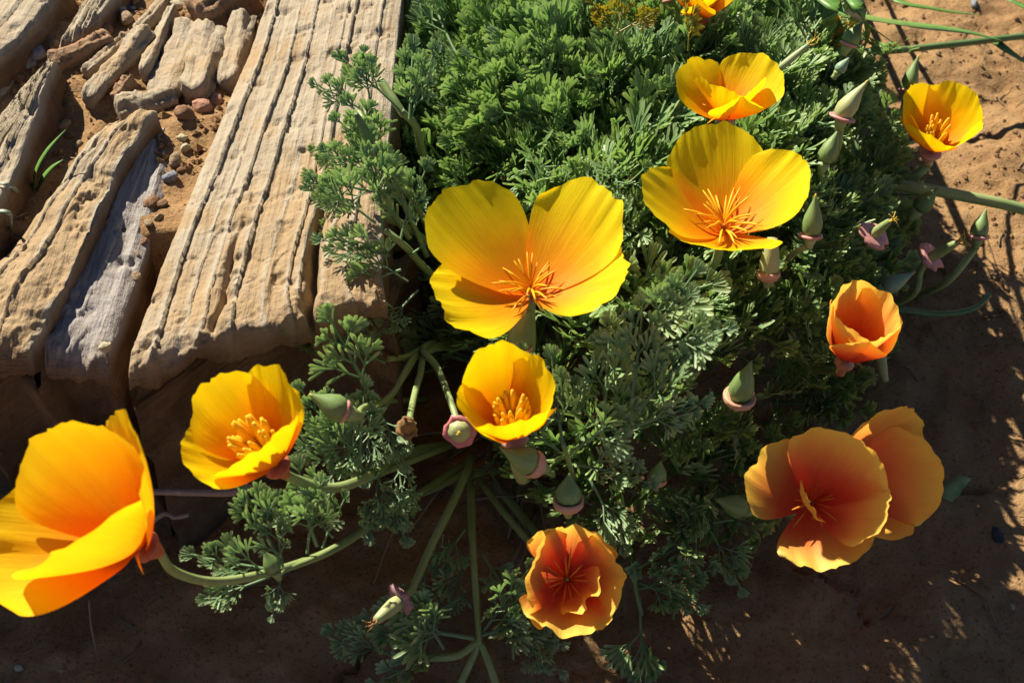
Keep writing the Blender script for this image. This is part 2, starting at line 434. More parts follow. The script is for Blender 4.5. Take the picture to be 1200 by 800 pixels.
add_slab('fine grained rock ridge with splintered grey edges behind the grass tuft', 'rock',
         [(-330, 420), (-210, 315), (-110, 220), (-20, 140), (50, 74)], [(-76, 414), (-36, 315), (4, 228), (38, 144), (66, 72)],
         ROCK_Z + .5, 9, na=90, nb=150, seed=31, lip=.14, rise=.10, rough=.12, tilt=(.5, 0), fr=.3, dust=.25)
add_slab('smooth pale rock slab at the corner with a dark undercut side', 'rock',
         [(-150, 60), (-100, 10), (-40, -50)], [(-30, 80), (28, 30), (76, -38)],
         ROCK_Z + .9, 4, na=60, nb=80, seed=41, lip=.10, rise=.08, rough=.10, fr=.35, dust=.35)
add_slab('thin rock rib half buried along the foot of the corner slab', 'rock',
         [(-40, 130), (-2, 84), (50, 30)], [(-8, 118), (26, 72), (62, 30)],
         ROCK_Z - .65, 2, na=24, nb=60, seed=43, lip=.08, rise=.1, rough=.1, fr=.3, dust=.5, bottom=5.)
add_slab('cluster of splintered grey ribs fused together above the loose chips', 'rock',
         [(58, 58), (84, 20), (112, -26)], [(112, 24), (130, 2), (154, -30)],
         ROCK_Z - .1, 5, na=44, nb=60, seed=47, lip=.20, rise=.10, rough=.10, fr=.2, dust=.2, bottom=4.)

# elongated chips lying between the slabs
def chip(p0, p1, wpx, hcm, seed, z=None):
    rs = np.random.RandomState(seed)
    A = on_ground(*p0, ROCK_Z - 1.3); B = on_ground(*p1, ROCK_Z - 1.3)
    k = cmpx(A); w = wpx * k * .5
    n, m = 40, 30
    T = unit(B - A); Sd = unit(np.cross([0, 0, 1], T)); U = np.cross(T, Sd)
    V = []; At = []
    for i in range(n):
        s = i / (n - 1); c = A + (B - A) * s
        en = min(1, (s * 16 + .35) ** .5, ((1 - s) * 16 + .3) ** .5)
        for j in range(m):
            an = 2 * math.pi * j / m; cx, sx = math.cos(an), math.sin(an)
            q = 5.0
            rr = (abs(cx) ** q + abs(sx) ** q) ** (-1 / q)
            wob = 1 + .10 * float(noise(s * 5 + seed, cx * 1.5 + 4, sx * 1.5)) + .34 * float(noise(s * 1.0, cx * 4.5 + seed, sx * 4.5 + 2)) + .10 * float(noise(s * 22, cx * 5 + seed, sx * 5)) + .10 * float(noise(s * 3, cx * 9 + seed, sx * 9))
            V.append(c + Sd * (w * cx * rr * wob * en) + U * (hcm * .5 * sx * rr * wob * (.4 + .6 * en) + hcm * .06))
            At.append((max(0, sx) * .5, 0, .3 + .3 * rs.rand()))
    V += [A + U * hcm * .06, B + U * hcm * .06]; At += [(0, 0, .5)] * 2
    F = grid_faces(n, m, True); a, b = len(V) - 2, len(V) - 1
    for j in range(m):
        kx = (j + 1) % m; F.append((a, kx, j)); F.append((b, (n - 1) * m + j, (n - 1) * m + kx))
    return (np.array(V), F, np.array(At)), A
CH = [((62, 86), (134, 56), 19, 1.3, 'rock_brown', 'rusty brown stone chip, the darkest of the long loose chips'),
      ((102, 92), (152, 50), 15, .9, 'rock', 'forked tan rock chip next to the rusty brown one'),
      ((106, 128), (176, 44), 21, 1.4, 'rock', 'longest tan rock chip, split at its lower end'),
      ((170, 96), (206, 18), 14, 1.2, 'rock', 'slim tan rock rib leaning between the longest chip and a wide fragment'),
      ((136, 122), (156, 98), 13, .9, 'rock_brown', 'short dark brown chip wedged against the longest chip'),
      ((192, 120), (228, 34), 34, 1.1, 'rock', 'wide flat rock fragment with a thin rib on its side'),
      ((232, 120), (252, 40), 32, 1.5, 'rock', 'rounded tan fragment with a blunt shaded end above the pink pebble'),
      ((268, 108), (288, 26), 26, 1.4, 'rock', 'tapered tan fragment lying along the edge of the broad slab'),
      ((205, 78), (222, 60), 9, .8, 'rock', 'thin rock rib lying on the wide flat fragment'),
      ((160, 40), (202, 0), 14, .8, 'rock', 'flat splintered chip near the outcrop top, beside a pale cobble'),
      ((232, 30), (292, -6), 42, 2.2, 'rock_brown', 'dark brown stone overhanging the outcrop top')]
for i, (a, b, w, h, m, lab) in enumerate(CH):
    vfa, base = chip(a, b, w, h, 100 + i)
    single('rock_chip', vfa, M[m], base, lab, 'rock', 'loose chips between the slabs')
vfa, base = chip((140, 140), (206, 120), 30, 1.5, 140)
single('rock_chip', vfa, M['rock'], base, 'hooked grey rock lip at the back end of the narrow tan block', 'rock', 'loose chips between the slabs')

def pebble_mesh(seed, mat):
    rs = np.random.RandomState(seed); V = []; At = []; n, m = 9, 12
    for i in range(n):
        th = math.pi * i / (n - 1)
        for j in range(m):
            an = 2 * math.pi * j / m; d = np.array([math.sin(th) * math.cos(an), math.sin(th) * math.sin(an), math.cos(th)])
            r = 1 + .28 * float(noise(d[0] * 1.4 + seed, d[1] * 1.4, d[2] * 1.4)) + .12 * float(noise(d[0] * 3.5, d[1] * 3.5 + seed, d[2] * 3.5))
            V.append(d * r * [1, .75, .6]); At.append((.3, 0, .2))
    return make_mesh('pebble', np.array(V), [tuple(reversed(q)) for q in grid_faces(n, m, True)], mat, np.array(At))
def stone_mat(name, a, b):
    N = NT(name); n = N.noise(N.coord(), 220, 5, .65)
    return N.finish(N.ramp(n, [(.35, a), (.65, b)]), .85, .2, N.bump(n, .7, .002))
PM = {'tan': stone_mat('pebble_tan', (.24, .17, .10), (.36, .27, .17)), 'pink': stone_mat('pebble_pink', (.33, .17, .11), (.45, .25, .17)),
      'grey': stone_mat('pebble_grey', (.22, .21, .20), (.34, .33, .31)), 'blue': stone_mat('pebble_blue', (.16, .17, .20), (.28, .29, .33)),
      'pale': stone_mat('pebble_pale', (.40, .34, .22), (.52, .46, .32)), 'dark': stone_mat('pebble_dark', (.035, .035, .045), (.08, .075, .085)),
      'brown': stone_mat('pebble_brown', (.17, .09, .05), (.27, .16, .09))}
PMESH = {(k, i): pebble_mesh(i * 7 + j, m) for j, (k, m) in enumerate(PM.items()) for i in range(3)}
rs = np.random.RandomState(5)
def pebble(px, py, rpx, kind, label, group, z0=ROCK_Z - 1.3, flat=1.0):
    p = on_ground(px, py, z0); r = rpx * cmpx(p)
    o = link('pebble', PMESH[(kind, rs.randint(3))], None, p + [0, 0, r * .30])
    o.rotation_euler = (rs.uniform(-.3, .3), rs.uniform(-.3, .3), rs.uniform(0, 6.3))
    o.scale = (r * rs.uniform(.95, 1.25), r * rs.uniform(.9, 1.2), r * rs.uniform(.85, 1.2) * flat)
    return tag(o, label, 'pebble', group)
G = 'pebbles lying between the rock slabs'
for x, y, r, k, lab in [
        (237, 128, 12, 'pink', 'largest pinkish pebble in the soil under the blunt rock fragments'), (254, 118, 8, 'pink', 'small pinkish pebble touching the broad slab'),
        (218, 137, 13, 'brown', 'mauve brown pebble beside the largest pinkish one'), (200, 209, 8, 'blue', 'blue grey pebble in the dirt strip beside the broad slab'),
        (218, 175, 8, 'pale', 'small pale yellow pebble in the dirt strip between slabs'), (214, 163, 6, 'pale', 'tiny pale yellow pebble above the other pale one'),
        (178, 240, 10, 'brown', 'dark brown pebble in the dirt strip below the blue grey one'), (190, 240, 7, 'brown', 'small dark brown pebble touching the larger dark brown one'),
        (124, 408, 8, 'pale', 'cream stone stuck in the crevice mouth between two slabs'), (30, 75, 13, 'grey', 'rounded grey pebble next to the splintered rock ridge'),
        (46, 66, 11, 'grey', 'flat grey chip of stone above the rounded grey pebble'), (138, 15, 12, 'grey', 'upright grey cobble among chips at the outcrop top'),
        (148, 24, 11, 'tan', 'tan cobble leaning on the upright grey one'), (154, 12, 6, 'blue', 'small bluish stone between the cobbles'),
        (92, 38, 10, 'tan', 'mushroom shaped tan stone above the rusty brown chip'), (124, 38, 11, 'brown', 'blocky brown stone near the forked chip'),
        (71, 126, 7, 'dark', 'little dark stone alone on the open patch of soil'), (208, 10, 12, 'pale', 'pale wedge stone below the dark brown overhang'),
        (166, 178, 6, 'tan', None), (160, 300, 6, 'tan', None), (168, 284, 7, 'brown', None), (161, 325, 7, 'tan', None), (175, 262, 6, 'tan', None),
        (206, 190, 9, 'tan', None), (212, 200, 5, 'brown', None), (186, 256, 6, 'tan', None), (24, 95, 9, 'brown', None), (75, 150, 9, 'tan', None), (82, 160, 6, 'brown', None),
        (68, 20, 9, 'tan', None), (170, 30, 7, 'tan', None), (112, 70, 6, 'brown', None), (93, 170, 5, 'tan', None), (28, 220, 6, 'brown', None), (14, 240, 6, 'tan', None), (220, 90, 6, 'brown', None), (64, 55, 6, 'tan', None), (150, 135, 8, 'brown', None)]:
    pebble(x, y, r, k, lab or 'plain small %s pebble in the soil between the rock slabs' % ('tan' if k == 'tan' else 'brown'), G if lab else G + ', ' + k)
for x, y, r, k, lab in [(1168, 629, 9, 'dark', 'black pebble on the shaded earth beside the drooping orange poppy'), (1141, 6, 6, 'blue', 'bluish pebble on the sunlit earth beyond the grass'),
                        (1186, 712, 4, 'pale', 'tiny pale grit on the shaded earth below the black pebble'), (22, 783, 6, 'pale', 'pale stone chip on shaded earth below the largest side-facing poppy'),
                        (1060, 8, 4, 'brown', 'brown crumb of earth beside the grass blades')]:
    pebble(x, y, r, k, lab, None, 0)

# crumbs of earth: uncountable grit
mb = MB(); rs2 = np.random.RandomState(12)
base_cr = np.array([[1, 0, 0], [-1, 0, 0], [0, 1, 0], [0, -1, 0], [0, 0, 1], [0, 0, -1]], float)
fcr = [(0, 2, 4), (2, 1, 4), (1, 3, 4), (3, 0, 4), (2, 0, 5), (1, 2, 5), (3, 1, 5), (0, 3, 5)]
cx_, cy_ = rs2.uniform(-30, 34, 3600), rs2.uniform(-13, 40, 3600)
cz_ = ground_z(cx_, cy_); keep = np.random.RandomState(3).rand(3600) < .35 + .65 * (noise(cx_ * .2, cy_ * .2, 4) > .05)
for x, y, z, k in zip(cx_, cy_, cz_, keep):
    if not k: continue
    r = .05 + .16 * rs2.rand() ** 3
    mb.add(base_cr * r * rs2.uniform(.6, 1.3, (6, 1)) * [1.1, 1, .8] + [x, y, z + r * .3], fcr)
for x, y in zip(rs2.uniform(10, 34, 2600), rs2.uniform(0, 40, 2600)):
    if noise(x * .3, y * .3, 2) < -.15: continue
    r = .04 + .15 * rs2.rand() ** 3; z = gz((x, y))
    mb.add(base_cr * r * rs2.uniform(.6, 1.3, (6, 1)) * [1.1, 1, .8] + [x, y, z + r * .3], fcr)
q_ = np.stack([rs2.uniform(-34, -4, 5200), rs2.uniform(2, 40, 5200)], -1)
q_ = q_[(poly_dist(bank, q_[:, 0], q_[:, 1]) > 1.2) & (noise(q_[:, 0] * .35, q_[:, 1] * .35, 9) > -.1)][:2200]
for (x, y), z in zip(q_, ground_z(q_[:, 0], q_[:, 1])):
    r = .06 + .24 * rs2.rand() ** 2.5
    mb.add(base_cr * r * rs2.uniform(.6, 1.3, (6, 1)) * [1.1, 1, .8] + [x, y, z + r * .3], fcr)
v, f, a = mb.arrays()
o = link('soil_crumbs', make_mesh('soil_crumbs', v, f, M['soil'], None, False)); tag(o, 'loose crumbs of dry earth scattered over the soil', None, None, 'stuff')

mb = MB()                                            # bits of straw and dead leaf on the soil
qx, qy = rs2.uniform(-26, 34, 420), rs2.uniform(-13, 40, 420)
for x, y in zip(qx, qy):
    a_ = rs2.uniform(0, 6.3); l_ = rs2.uniform(.25, 1.6) * (1 if rs2.rand() < .8 else 1.8); d_ = np.array([math.cos(a_), math.sin(a_)]) * l_ * .5
    e_ = np.array([[x - d_[0], y - d_[1]], [x + d_[1] * .2, y - d_[0] * .2], [x + d_[0], y + d_[1]]])
    zz_ = ground_z(e_[:, 0], e_[:, 1]) + .05
    if zz_.max() - zz_.min() > 1: continue
    mb.add(*tube(np.column_stack([e_, zz_ + [0, .06, .02]]), rs2.uniform(.02, .05), 5))
v, f, a = mb.arrays()
o = link('straw_litter', make_mesh('straw_litter', v, f, M['straw'], a)); tag(o, 'bits of dry straw littering the soil', None, None, 'stuff')

# ------------------------------------------------------------------ leaves
def lobe(mb, p, d, nrm, L, w, rnd, bend=0.0, s0=.5):
    side = unit(np.cross(d, nrm)); st = [(0, .50), (.45, .78), (.82, 1.0), (.97, .78), (1.04, .0)]; L = L * 1.30
    V = []; A = []; q = np.array(p, float); last = 0
    for k, (s, ww) in enumerate(st):
        dd = unit(d + nrm * bend * s); q = q + dd * (s - last) * L; last = s
        if ww == 0:
            V.append(q); A.append((1, 0, rnd)); continue
        V += [q - side * w * ww * .5 + nrm * w * .16 * ww, q - nrm * w * .10, q + side * w * ww * .5 + nrm * w * .16 * ww]
        A += [(s0 + (1 - s0) * s, 0, rnd), (s0 + (1 - s0) * s * .6, 0, rnd), (s0 + (1 - s0) * s, 1, rnd)]
    F = []
    for k in range(3):
        i = k * 3; F += [(i, i + 1, i + 4, i + 3), (i + 1, i + 2, i + 5, i + 4)]
    F += [(9, 10, 12), (10, 11, 12)]
    mb.add(V, F, A)
def ribbon(mb, pts, w, nrm, rnd):
    P = np.asarray(pts, float); V = []; A = []; n = len(P)
    T = np.gradient(P, axis=0)
    for i in range(n):
        t = unit(T[i]); sd = unit(np.cross(t, nrm)); up = unit(np.cross(sd, t)); ww = w[i] * .5
        for an in (0, 2.1, 4.2):
            V.append(P[i] + ww * (sd * math.cos(an + .5) + up * math.sin(an + .5))); A.append((.12, 0, rnd))
    mb.add(V, grid_faces(n, 3, True), A)
def leaf_geo(seed, npairs=3, droop=.25, w=.155, petiole=.30):
    """a ferny leaf one unit = 1 cm long 3.6, growing along +Y with its face to +Z"""
    rs = np.random.RandomState(seed); mb = MB(); L = 3.6
    up = np.array([0, 0, 1.]); n = 10
    ss = np.linspace(0, 1, n); cv = rs.uniform(-.35, .35)
    rach = np.stack([cv * ss ** 2 * .6, L * ss * .88, droop * np.sin(ss * 2.2) * 1.1 - .1 * ss], -1)
    ribbon(mb, rach, np.linspace(.17, .09, n), up, rs.rand())
    def along(s):
        i = min(int(s * (n - 1)), n - 2); f = s * (n - 1) - i
        return rach[i] * (1 - f) + rach[i + 1] * f, unit(rach[i + 1] - rach[i])
    def pinna(p, d, nr, Lp, lv):
        rnd = rs.rand(); sd = unit(np.cross(d, nr))
        pts = [p + d * Lp * t + nr * .10 * Lp * math.sin(t * 2) for t in (0, .35, .62)]
        ribbon(mb, pts, [.10, .09, .08], nr, rnd)
        for t, k in ((.34, .52), (.60, .46)):
            for sg in (-1, 1):
                b = p + d * Lp * t; ang = rs.uniform(.42, .70)
                dd = unit(d * math.cos(ang) + sd * sg * math.sin(ang) + nr * rs.uniform(.05, .4))
                ll = Lp * k * rs.uniform(.8, 1.15)
                if lv and ll > .34 and rs.rand() < .55:
                    e = b + dd * ll * .42; ribbon(mb, [b, b + dd * ll * .22, e], [.08, .08, .075], nr, rnd)
                    for a2 in (-.38, 0.02, .38):
                        s2 = unit(np.cross(dd, nr)); d2 = unit(dd * math.cos(a2) + s2 * math.sin(a2) + nr * rs.uniform(0, .3))
                        lobe(mb, e, d2, nr, ll * rs.uniform(.52, .72), w * rs.uniform(.85, 1.1), rnd, rs.uniform(-.1, .5), .35)
                else:
                    lobe(mb, b, dd, nr, ll, w * rs.uniform(.9, 1.15), rnd, rs.uniform(-.1, .6), .3)
        e = pts[-1]
        for a2 in (-.36, 0, .36):
            d2 = unit(d * math.cos(a2) + sd * math.sin(a2) + nr * rs.uniform(0, .3))
            lobe(mb, e, d2, nr, Lp * rs.uniform(.36, .46), w * rs.uniform(.9, 1.15), rnd, rs.uniform(-.1, .5), .35)
    for i in range(npairs):
        s = petiole + (.94 - petiole) * i / npairs
        p, t = along(s); Lp = L * (.42 - .075 * i) * rs.uniform(.85, 1.15)
        for sg in (-1, 1):
            ang = rs.uniform(.52, .85); lift = rs.uniform(.05, .75)
            sd = np.array([1., 0, 0]) * sg
            d = unit(t * math.cos(ang) + sd * math.sin(ang) * math.cos(lift) + up * math.sin(ang) * math.sin(lift))
            nr = unit(up - d * np.dot(up, d) - sd * math.sin(lift) * .6); nr = unit(nr - d * np.dot(nr, d))
            pinna(p, d, nr, Lp, 1)
    p, t = along(.94); nr = unit(up - t * np.dot(up, t)); pinna(p, t, nr, L * .26, 1)
    return mb.arrays()
LEAF = [leaf_geo(200 + i, 3 + (i % 4 == 1), .25 + .12 * (i % 3) - .1, .118 + .012 * (i % 3), .22 + .07 * (i % 4)) for i in range(12)]
print('leaf tris', [sum(len(q) - 2 for q in l[1]) for l in LEAF])
LEAFM = {m: [make_mesh('leaf', l[0], l[1], M[m], l[2]) for l in LEAF] for m in ('leaf', 'leaf_blue', 'leaf_yel')}

def leaf_matrix(base, axis, face, size, flat=1.0):
    y = unit(axis); x = unit(np.cross(y, face)); z = np.cross(x, y)
    m = np.eye(4); m[:3, 0] = x * size; m[:3, 1] = y * size; m[:3, 2] = z * size * flat; m[:3, 3] = base
    return m
def leaf_obj(parent, pbase, m4, var, mat='leaf'):
    o = bpy.data.objects.new('leaf', LEAFM[mat][var]); col.objects.link(o); o.parent = parent
    mm = m4.copy(); mm[:3, 3] = (mm[:3, 3] - pbase) * S
    o.matrix_local = Matrix(mm.tolist())
    return o

mound_px = [(505, -90), (472, 20), (400, 120), (384, 220), (440, 300), (486, 380), (530, 450), (585, 522), (640, 600), (715, 645), (790, 655), (855, 620),
            (930, 560), (985, 490), (1036, 432), (1052, 370), (1062, 290), (1085, 230), (1075, 160), (1040, 90), (985, 20), (960, -90)]
MOUND = [at(x, y, 5.0) for x, y in mound_px]
def mound_h(x, y):
    d = poly_dist(MOUND, x, y)
    e = np.clip(d / 7.0, 0, 1)
    h = 3.2 + 9.6 * (1 - (1 - e) ** 2.2)
    h = h + .55 * fbm(x * .16, y * .16, 6.6, 3)
    px = 600 + FPX * ((x - CAM[0]) / (np.dot(FWD, [0, 0, 1]) * (5 - CAM[2]) + FWD[1] * (y - CAM[1])))
    h = h - 1.0 * sst(860, 1020, px)
    h = h + 1.2 * sst(500, 420, px) * sst(-2, 6, y)        # climbs onto the rock
    return h
rl = np.random.RandomState(77)
pts = []
xmin, xmax = min(p[0] for p in MOUND), max(p[0] for p in MOUND); ymin, ymax = min(p[1] for p in MOUND), max(p[1] for p in MOUND)
cand = np.stack([rl.uniform(xmin, xmax, 4200), rl.uniform(ymin, ymax, 4200)], -1)
inside = poly_dist(MOUND, cand[:, 0], cand[:, 1]) > .2
cand = cand[inside]
cand = cand[rl.rand(len(cand)) < np.where(cand[:, 1] > 7, 1.0, .62)][:1020]
H = mound_h(cand[:, 0], cand[:, 1])
cen = np.array([2.5, 12.0]); SUNV = np.array([-SH[0] * ce, -SH[1] * ce, math.sin(R(SUN_EL))])
leaves = []
for (x, y), h in zip(cand, H):
    lay = rl.rand() ** 2.0                               # 0 = at the surface of the clump
    z = max(1.2, h * (1 - .55 * lay))
    tip = np.array([x, y, z]); out = np.array([x, y]) - cen
    tl = np.clip(np.linalg.norm(out) / 14, 0, 1)
    o2 = unit(np.append(out, 0))
    ax = unit(np.array([0, 0, 1.]) * (1.0 - .45 * tl) + o2 * (.15 + .75 * tl) + rl.normal(0, .36, 3))
    if ax[2] < .12: ax[2] = .12 + .2 * rl.rand(); ax = unit(ax)
    size = rl.uniform(.85, 1.55)
    face = unit(o2 * .2 + TOC * .6 + SUNV * .7 + rl.normal(0, .4, 3))
    if abs(np.dot(face, ax)) > .95: face = unit(face + rl.normal(0, .6, 3))
    base = tip - ax * 3.3 * size
    if base[2] < gz(base) + .1: base[2] = gz(base) + .1
    leaves.append((lay + .02 * max(0, y) / 10, leaf_matrix(base, ax, face, size), rl.randint(len(LEAF)), tip))
leaves.sort(key=lambda t: t[0])
root = at(650, 430, 0); root[2] = gz(root)
clump = Thing('poppy_plant', root, 'dense clump of feathery green poppy leaves beside the ridged rock', 'plant')
for i, (k, m, var, tip) in enumerate(leaves[:300]):
    leaf_obj(clump.o, clump.base, m, var, 'leaf_blue' if rl.rand() < .3 else 'leaf')
mb = MB()
for k, m, var, tip in leaves[300:]:
    v, f, a = LEAF[var]; a = a.copy(); a[:, 2] = rl.rand()
    mb.add(v @ m[:3, :3].T + m[:3, 3], f, a)
o = clump.part('foliage', mb.arrays(), M['leaf']); o['kind'] = 'stuff'
# bare lower stems holding the clump
for i in range(46):
    q = cand[rl.randint(len(cand))]; h = float(mound_h(q[:1], q[1:])[0])
    b = np.array([root[0] + (q[0] - root[0]) * .35 + rl.normal(0, 2), root[1] + (q[1] - root[1]) * .45 + rl.normal(0, 2), 0]); b[2] = gz(b) - .1
    e = np.array([q[0], q[1], h * .62]); mid = (b + e) / 2 + [0, 0, .5]
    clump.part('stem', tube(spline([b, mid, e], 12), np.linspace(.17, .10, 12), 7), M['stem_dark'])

for i in range(18):                                  # last year's dead stalks round the crown of the plant
    c0 = at(rl.uniform(540, 640), rl.uniform(500, 600), 0); c0[2] = gz(c0)
    an = rl.uniform(3.3, 6.1); ln_ = rl.uniform(3, 7); e = c0 + np.array([math.cos(an) * ln_, math.sin(an) * ln_, 0]); e[2] = gz(e) + rl.uniform(.1, .9)
    clump.part('dry_stem', tube(spline([c0, (c0 + e) / 2 + [rl.normal(0, .4), rl.normal(0, .4), rl.uniform(.4, 1.2)], e], 12), np.linspace(.09, .05, 12), 6), M['straw'])

# ------------------------------------------------------------------ flowers
def petal_geo(base, ax, az, phi, L, W, cup=38, curl=16, flare=0, twist=0, ruf=1.0, seed=0, edge=1.0, notch=None):
    e1 = unit(RIGHT - ax * np.dot(RIGHT, ax)); e2 = np.cross(ax, e1)
    e = e1 * math.cos(R(az)) + e2 * math.sin(R(az)); lat = np.cross(ax, e)
    ns, nt = 30, 29; V = []; A = []
    s = np.linspace(0, 1, ns); t = np.linspace(-1, 1, nt)
    ph = R(phi) + R(curl) * (0.5 - s) * 2 + R(flare) * np.clip((s - .7) / .3, 0, 1) ** 1.3
    dr = np.cos(ph)[:, None] * ax + np.sin(ph)[:, None] * e
    nin = np.sin(ph)[:, None] * ax - np.cos(ph)[:, None] * e
    cl = np.vstack([np.zeros(3), np.cumsum((dr[:-1] + dr[1:]) * .5 * (1 / (ns - 1)), axis=0)]) * L
    Sg, Tg = np.meshgrid(s, t, indexing='ij')
    sc = .035 * edge * noise(Tg * 4.5 + seed * 3.1, seed * 1.7, .5) + .022 * edge * noise(Tg * 13 + seed, seed * 5.7, 1.5)
    if notch is not None: sc = sc - notch[1] * np.exp(-((Tg - notch[0]) / .05) ** 2)
    seff = Sg * (1 - .30 * np.abs(Tg) ** 2.6 * Sg) + sc * Sg ** 4
    si = np.clip(seff, 0, 1.08) * (ns - 1); i0 = np.clip(si.astype(int), 0, ns - 2); fr = (si - i0)[..., None]
    P = cl[i0] * (1 - fr) + cl[i0 + 1] * fr
    NI = nin[np.clip(np.round(si).astype(int), 0, ns - 1)]
    wid = W * (.10 + .90 * np.sin(np.clip(Sg, 0, 1) ** .85 * math.pi * .56) / math.sin(math.pi * .5)) * np.clip(Sg * 6 + .35, 0, 1)
    ca = R(cup) * (1 - .25 * Sg)
    x = wid * np.sin(Tg * ca) / ca; d = wid * (1 - np.cos(Tg * ca)) / ca
    rr = ruf * L * Sg ** 2.2 * (.035 * noise(Tg * 2.6 + seed * 2.3, Sg * 1.4, seed) + .022 * noise(Tg * 9 + seed, Sg * 1.3, seed + 3) * Sg ** 1.5)
    P = base + P + x[..., None] * lat + (d + rr)[..., None] * NI
    att = np.stack([np.clip(Sg + .10 * np.abs(Tg) * Sg, 0, 1), Tg * .5 + .5, np.full_like(Sg, (seed * .137) % 1)], -1)
    return P.reshape(-1, 3), grid_faces(ns, nt), att.reshape(-1, 3)

def lathe(base, ax, prof, ns=12, bend=(0, 0, 0), ruf=0.0, seed=0, rib=0.0):
    """prof: (distance along axis, radius) pairs; bend: sideways push growing with distance squared"""
    e1 = unit(np.cross(ax, [0.31, .2, .93])); e2 = np.cross(ax, e1); V = []; A = []
    L = max(abs(h) for h, r in prof) + 1e-6; bend = np.asarray(bend, float)
    for i, (h, r) in enumerate(prof):
        for j in range(ns):
            an = 2 * math.pi * j / ns; rr = r * (1 + ruf * float(noise(j * .9 + seed, i * .8, seed)) + rib * (1 if j % 2 else -1))
            V.append(base + ax * h + bend * (h / L) ** 2 * np.sign(h) + rr * (e1 * math.cos(an) + e2 * math.sin(an))); A.append((i / (len(prof) - 1), j / ns, 0))
    F = grid_faces(len(prof), ns, True); n = len(prof)
    V += [base + ax * prof[0][0], base + ax * prof[-1][0] + bend * (prof[-1][0] / L) ** 2 * np.sign(prof[-1][0])]; A += [(0, 0, 0), (1, 0, 0)]; a, b = len(V) - 2, len(V) - 1
    for j in range(ns):
        k = (j + 1) % ns; F.append((a, k, j)); F.append((b, (n - 1) * ns + j, (n - 1) * ns + k))
    return np.array(V), F, np.array(A)

_st = {}
def stamen_mesh(kind, mat):
    if (kind, mat) not in _st:
        if kind == 'spread': pts = spline([(0, 0, 0), (.18, 0, .35), (.55, 0, .6), (1.0, 0, .72)], 9); rad = np.array([.022, .022, .026, .036, .046, .05, .046, .036, .015]) * .68
        else: pts = spline([(0, 0, 0), (.05, 0, .5), (.10, 0, 1.0)], 7); rad = np.array([.02, .022, .03, .055, .06, .055, .025]) * .95
        _st[(kind, mat)] = make_mesh('stamen', *tube(pts, rad, 6)[:2], M[mat], tube(pts, rad, 6)[2])
    return _st[(kind, mat)]

def zl(px, z):                                      # the middle of the clump stands a little higher
    return z + 2.0 * float(sst(560, 640, px)) * float(sst(6, 10, z)) * float(sst(1100, 1000, px))
def path(pts):                                      # (px, py, z) triples to points
    return [at(p[0], p[1], zl(p[0], p[2])) for p in pts]
NFL = [0]
def flower(label, bpx, z, axis, petals, stalk, scale=1.0, mat='petal_y', stam=('spread', 14, 26), rec='stem', rec_len=22, rec_r=11, stalk_r=5.5, stalk_mat='stem', seed=1, st_mat='stamen', group='open poppies'):
    B = at(bpx[0], bpx[1], zl(bpx[0], z)); k = cmpx(B); ax = idir(*axis)
    sp = [B - ax * rec_len * k * .9] + path(stalk)
    sp[-1] = np.array([sp[-1][0], sp[-1][1], gz(sp[-1]) - .1]) if stalk[-1][2] <= .01 else sp[-1]
    t = Thing('poppy_flower', sp[-1], label, 'flower', group)
    for i, p in enumerate(petals):
        az, phi, L, W = p[:4]; kw = p[4] if len(p) > 4 else {}
        t.part('petal', petal_geo(B + ax * .02 * i, ax, az, phi, L * k * scale, W * k * scale, seed=seed * 10 + i, **kw), M[mat])
    rr = rec_r * k; rl_ = rec_len * k
    t.part('receptacle', lathe(B, ax, [(.10 * rl_, rr * .5), (.02 * rl_, rr * 1.0), (-.12 * rl_, rr * 1.08), (-.2 * rl_, rr * .86), (-.55 * rl_, rr * .66), (-.85 * rl_, rr * .42), (-rl_, stalk_r * k)], 14), M[rec])
    n = max(10, 6 * len(sp))
    t.part('stalk', tube(spline(sp, n), np.linspace(stalk_r * k * .9, stalk_r * k * 1.15, n), 9, ridge=.05), M[stalk_mat])
    e1 = unit(RIGHT - ax * np.dot(RIGHT, ax)); e2 = np.cross(ax, e1); r0 = np.random.RandomState(seed + 50)
    kind, cnt, ln = stam
    me = stamen_mesh(kind, st_mat)
    for i in range(cnt):
        an = 2 * math.pi * (i + r0.uniform(-.3, .3)) / cnt * (1 if kind == 'spread' else 2.618 * 3)
        er = e1 * math.cos(an) + e2 * math.sin(an); et = np.cross(ax, er)
        sc = ln * k * r0.uniform(.75, 1.15)
        if kind == 'spread':
            lf = r0.uniform(-.35, .45); xa = unit(er + ax * lf); za = unit(ax - xa * np.dot(ax, xa)); off = .03
        else:
            rad = (.03 + .20 * math.sqrt((i + .5) / cnt)) * ln * k; xa = unit(er); za = unit(ax + er * rad / (ln * k) * 1.25); xa = unit(xa - za * np.dot(xa, za)); off = rad * .2
            sc = ln * k * (1.1 - .35 * (i + .5) / cnt)
        ya = np.cross(za, xa); m = np.eye(4)
        m[:3, 0] = xa * sc; m[:3, 1] = ya * sc; m[:3, 2] = za * sc; m[:3, 3] = (B + er * off + ax * .05 - t.base) * S
        o = bpy.data.objects.new('stamen', me); col.objects.link(o); o.parent = t.o; o.matrix_local = Matrix(m.tolist())
    if kind == 'spread':
        t.part('pistil', lathe(B, ax, [(0, 2.5 * k), (8 * k, 2.8 * k), (15 * k, 1.2 * k)], 8), M['stem_pale'])
    return t

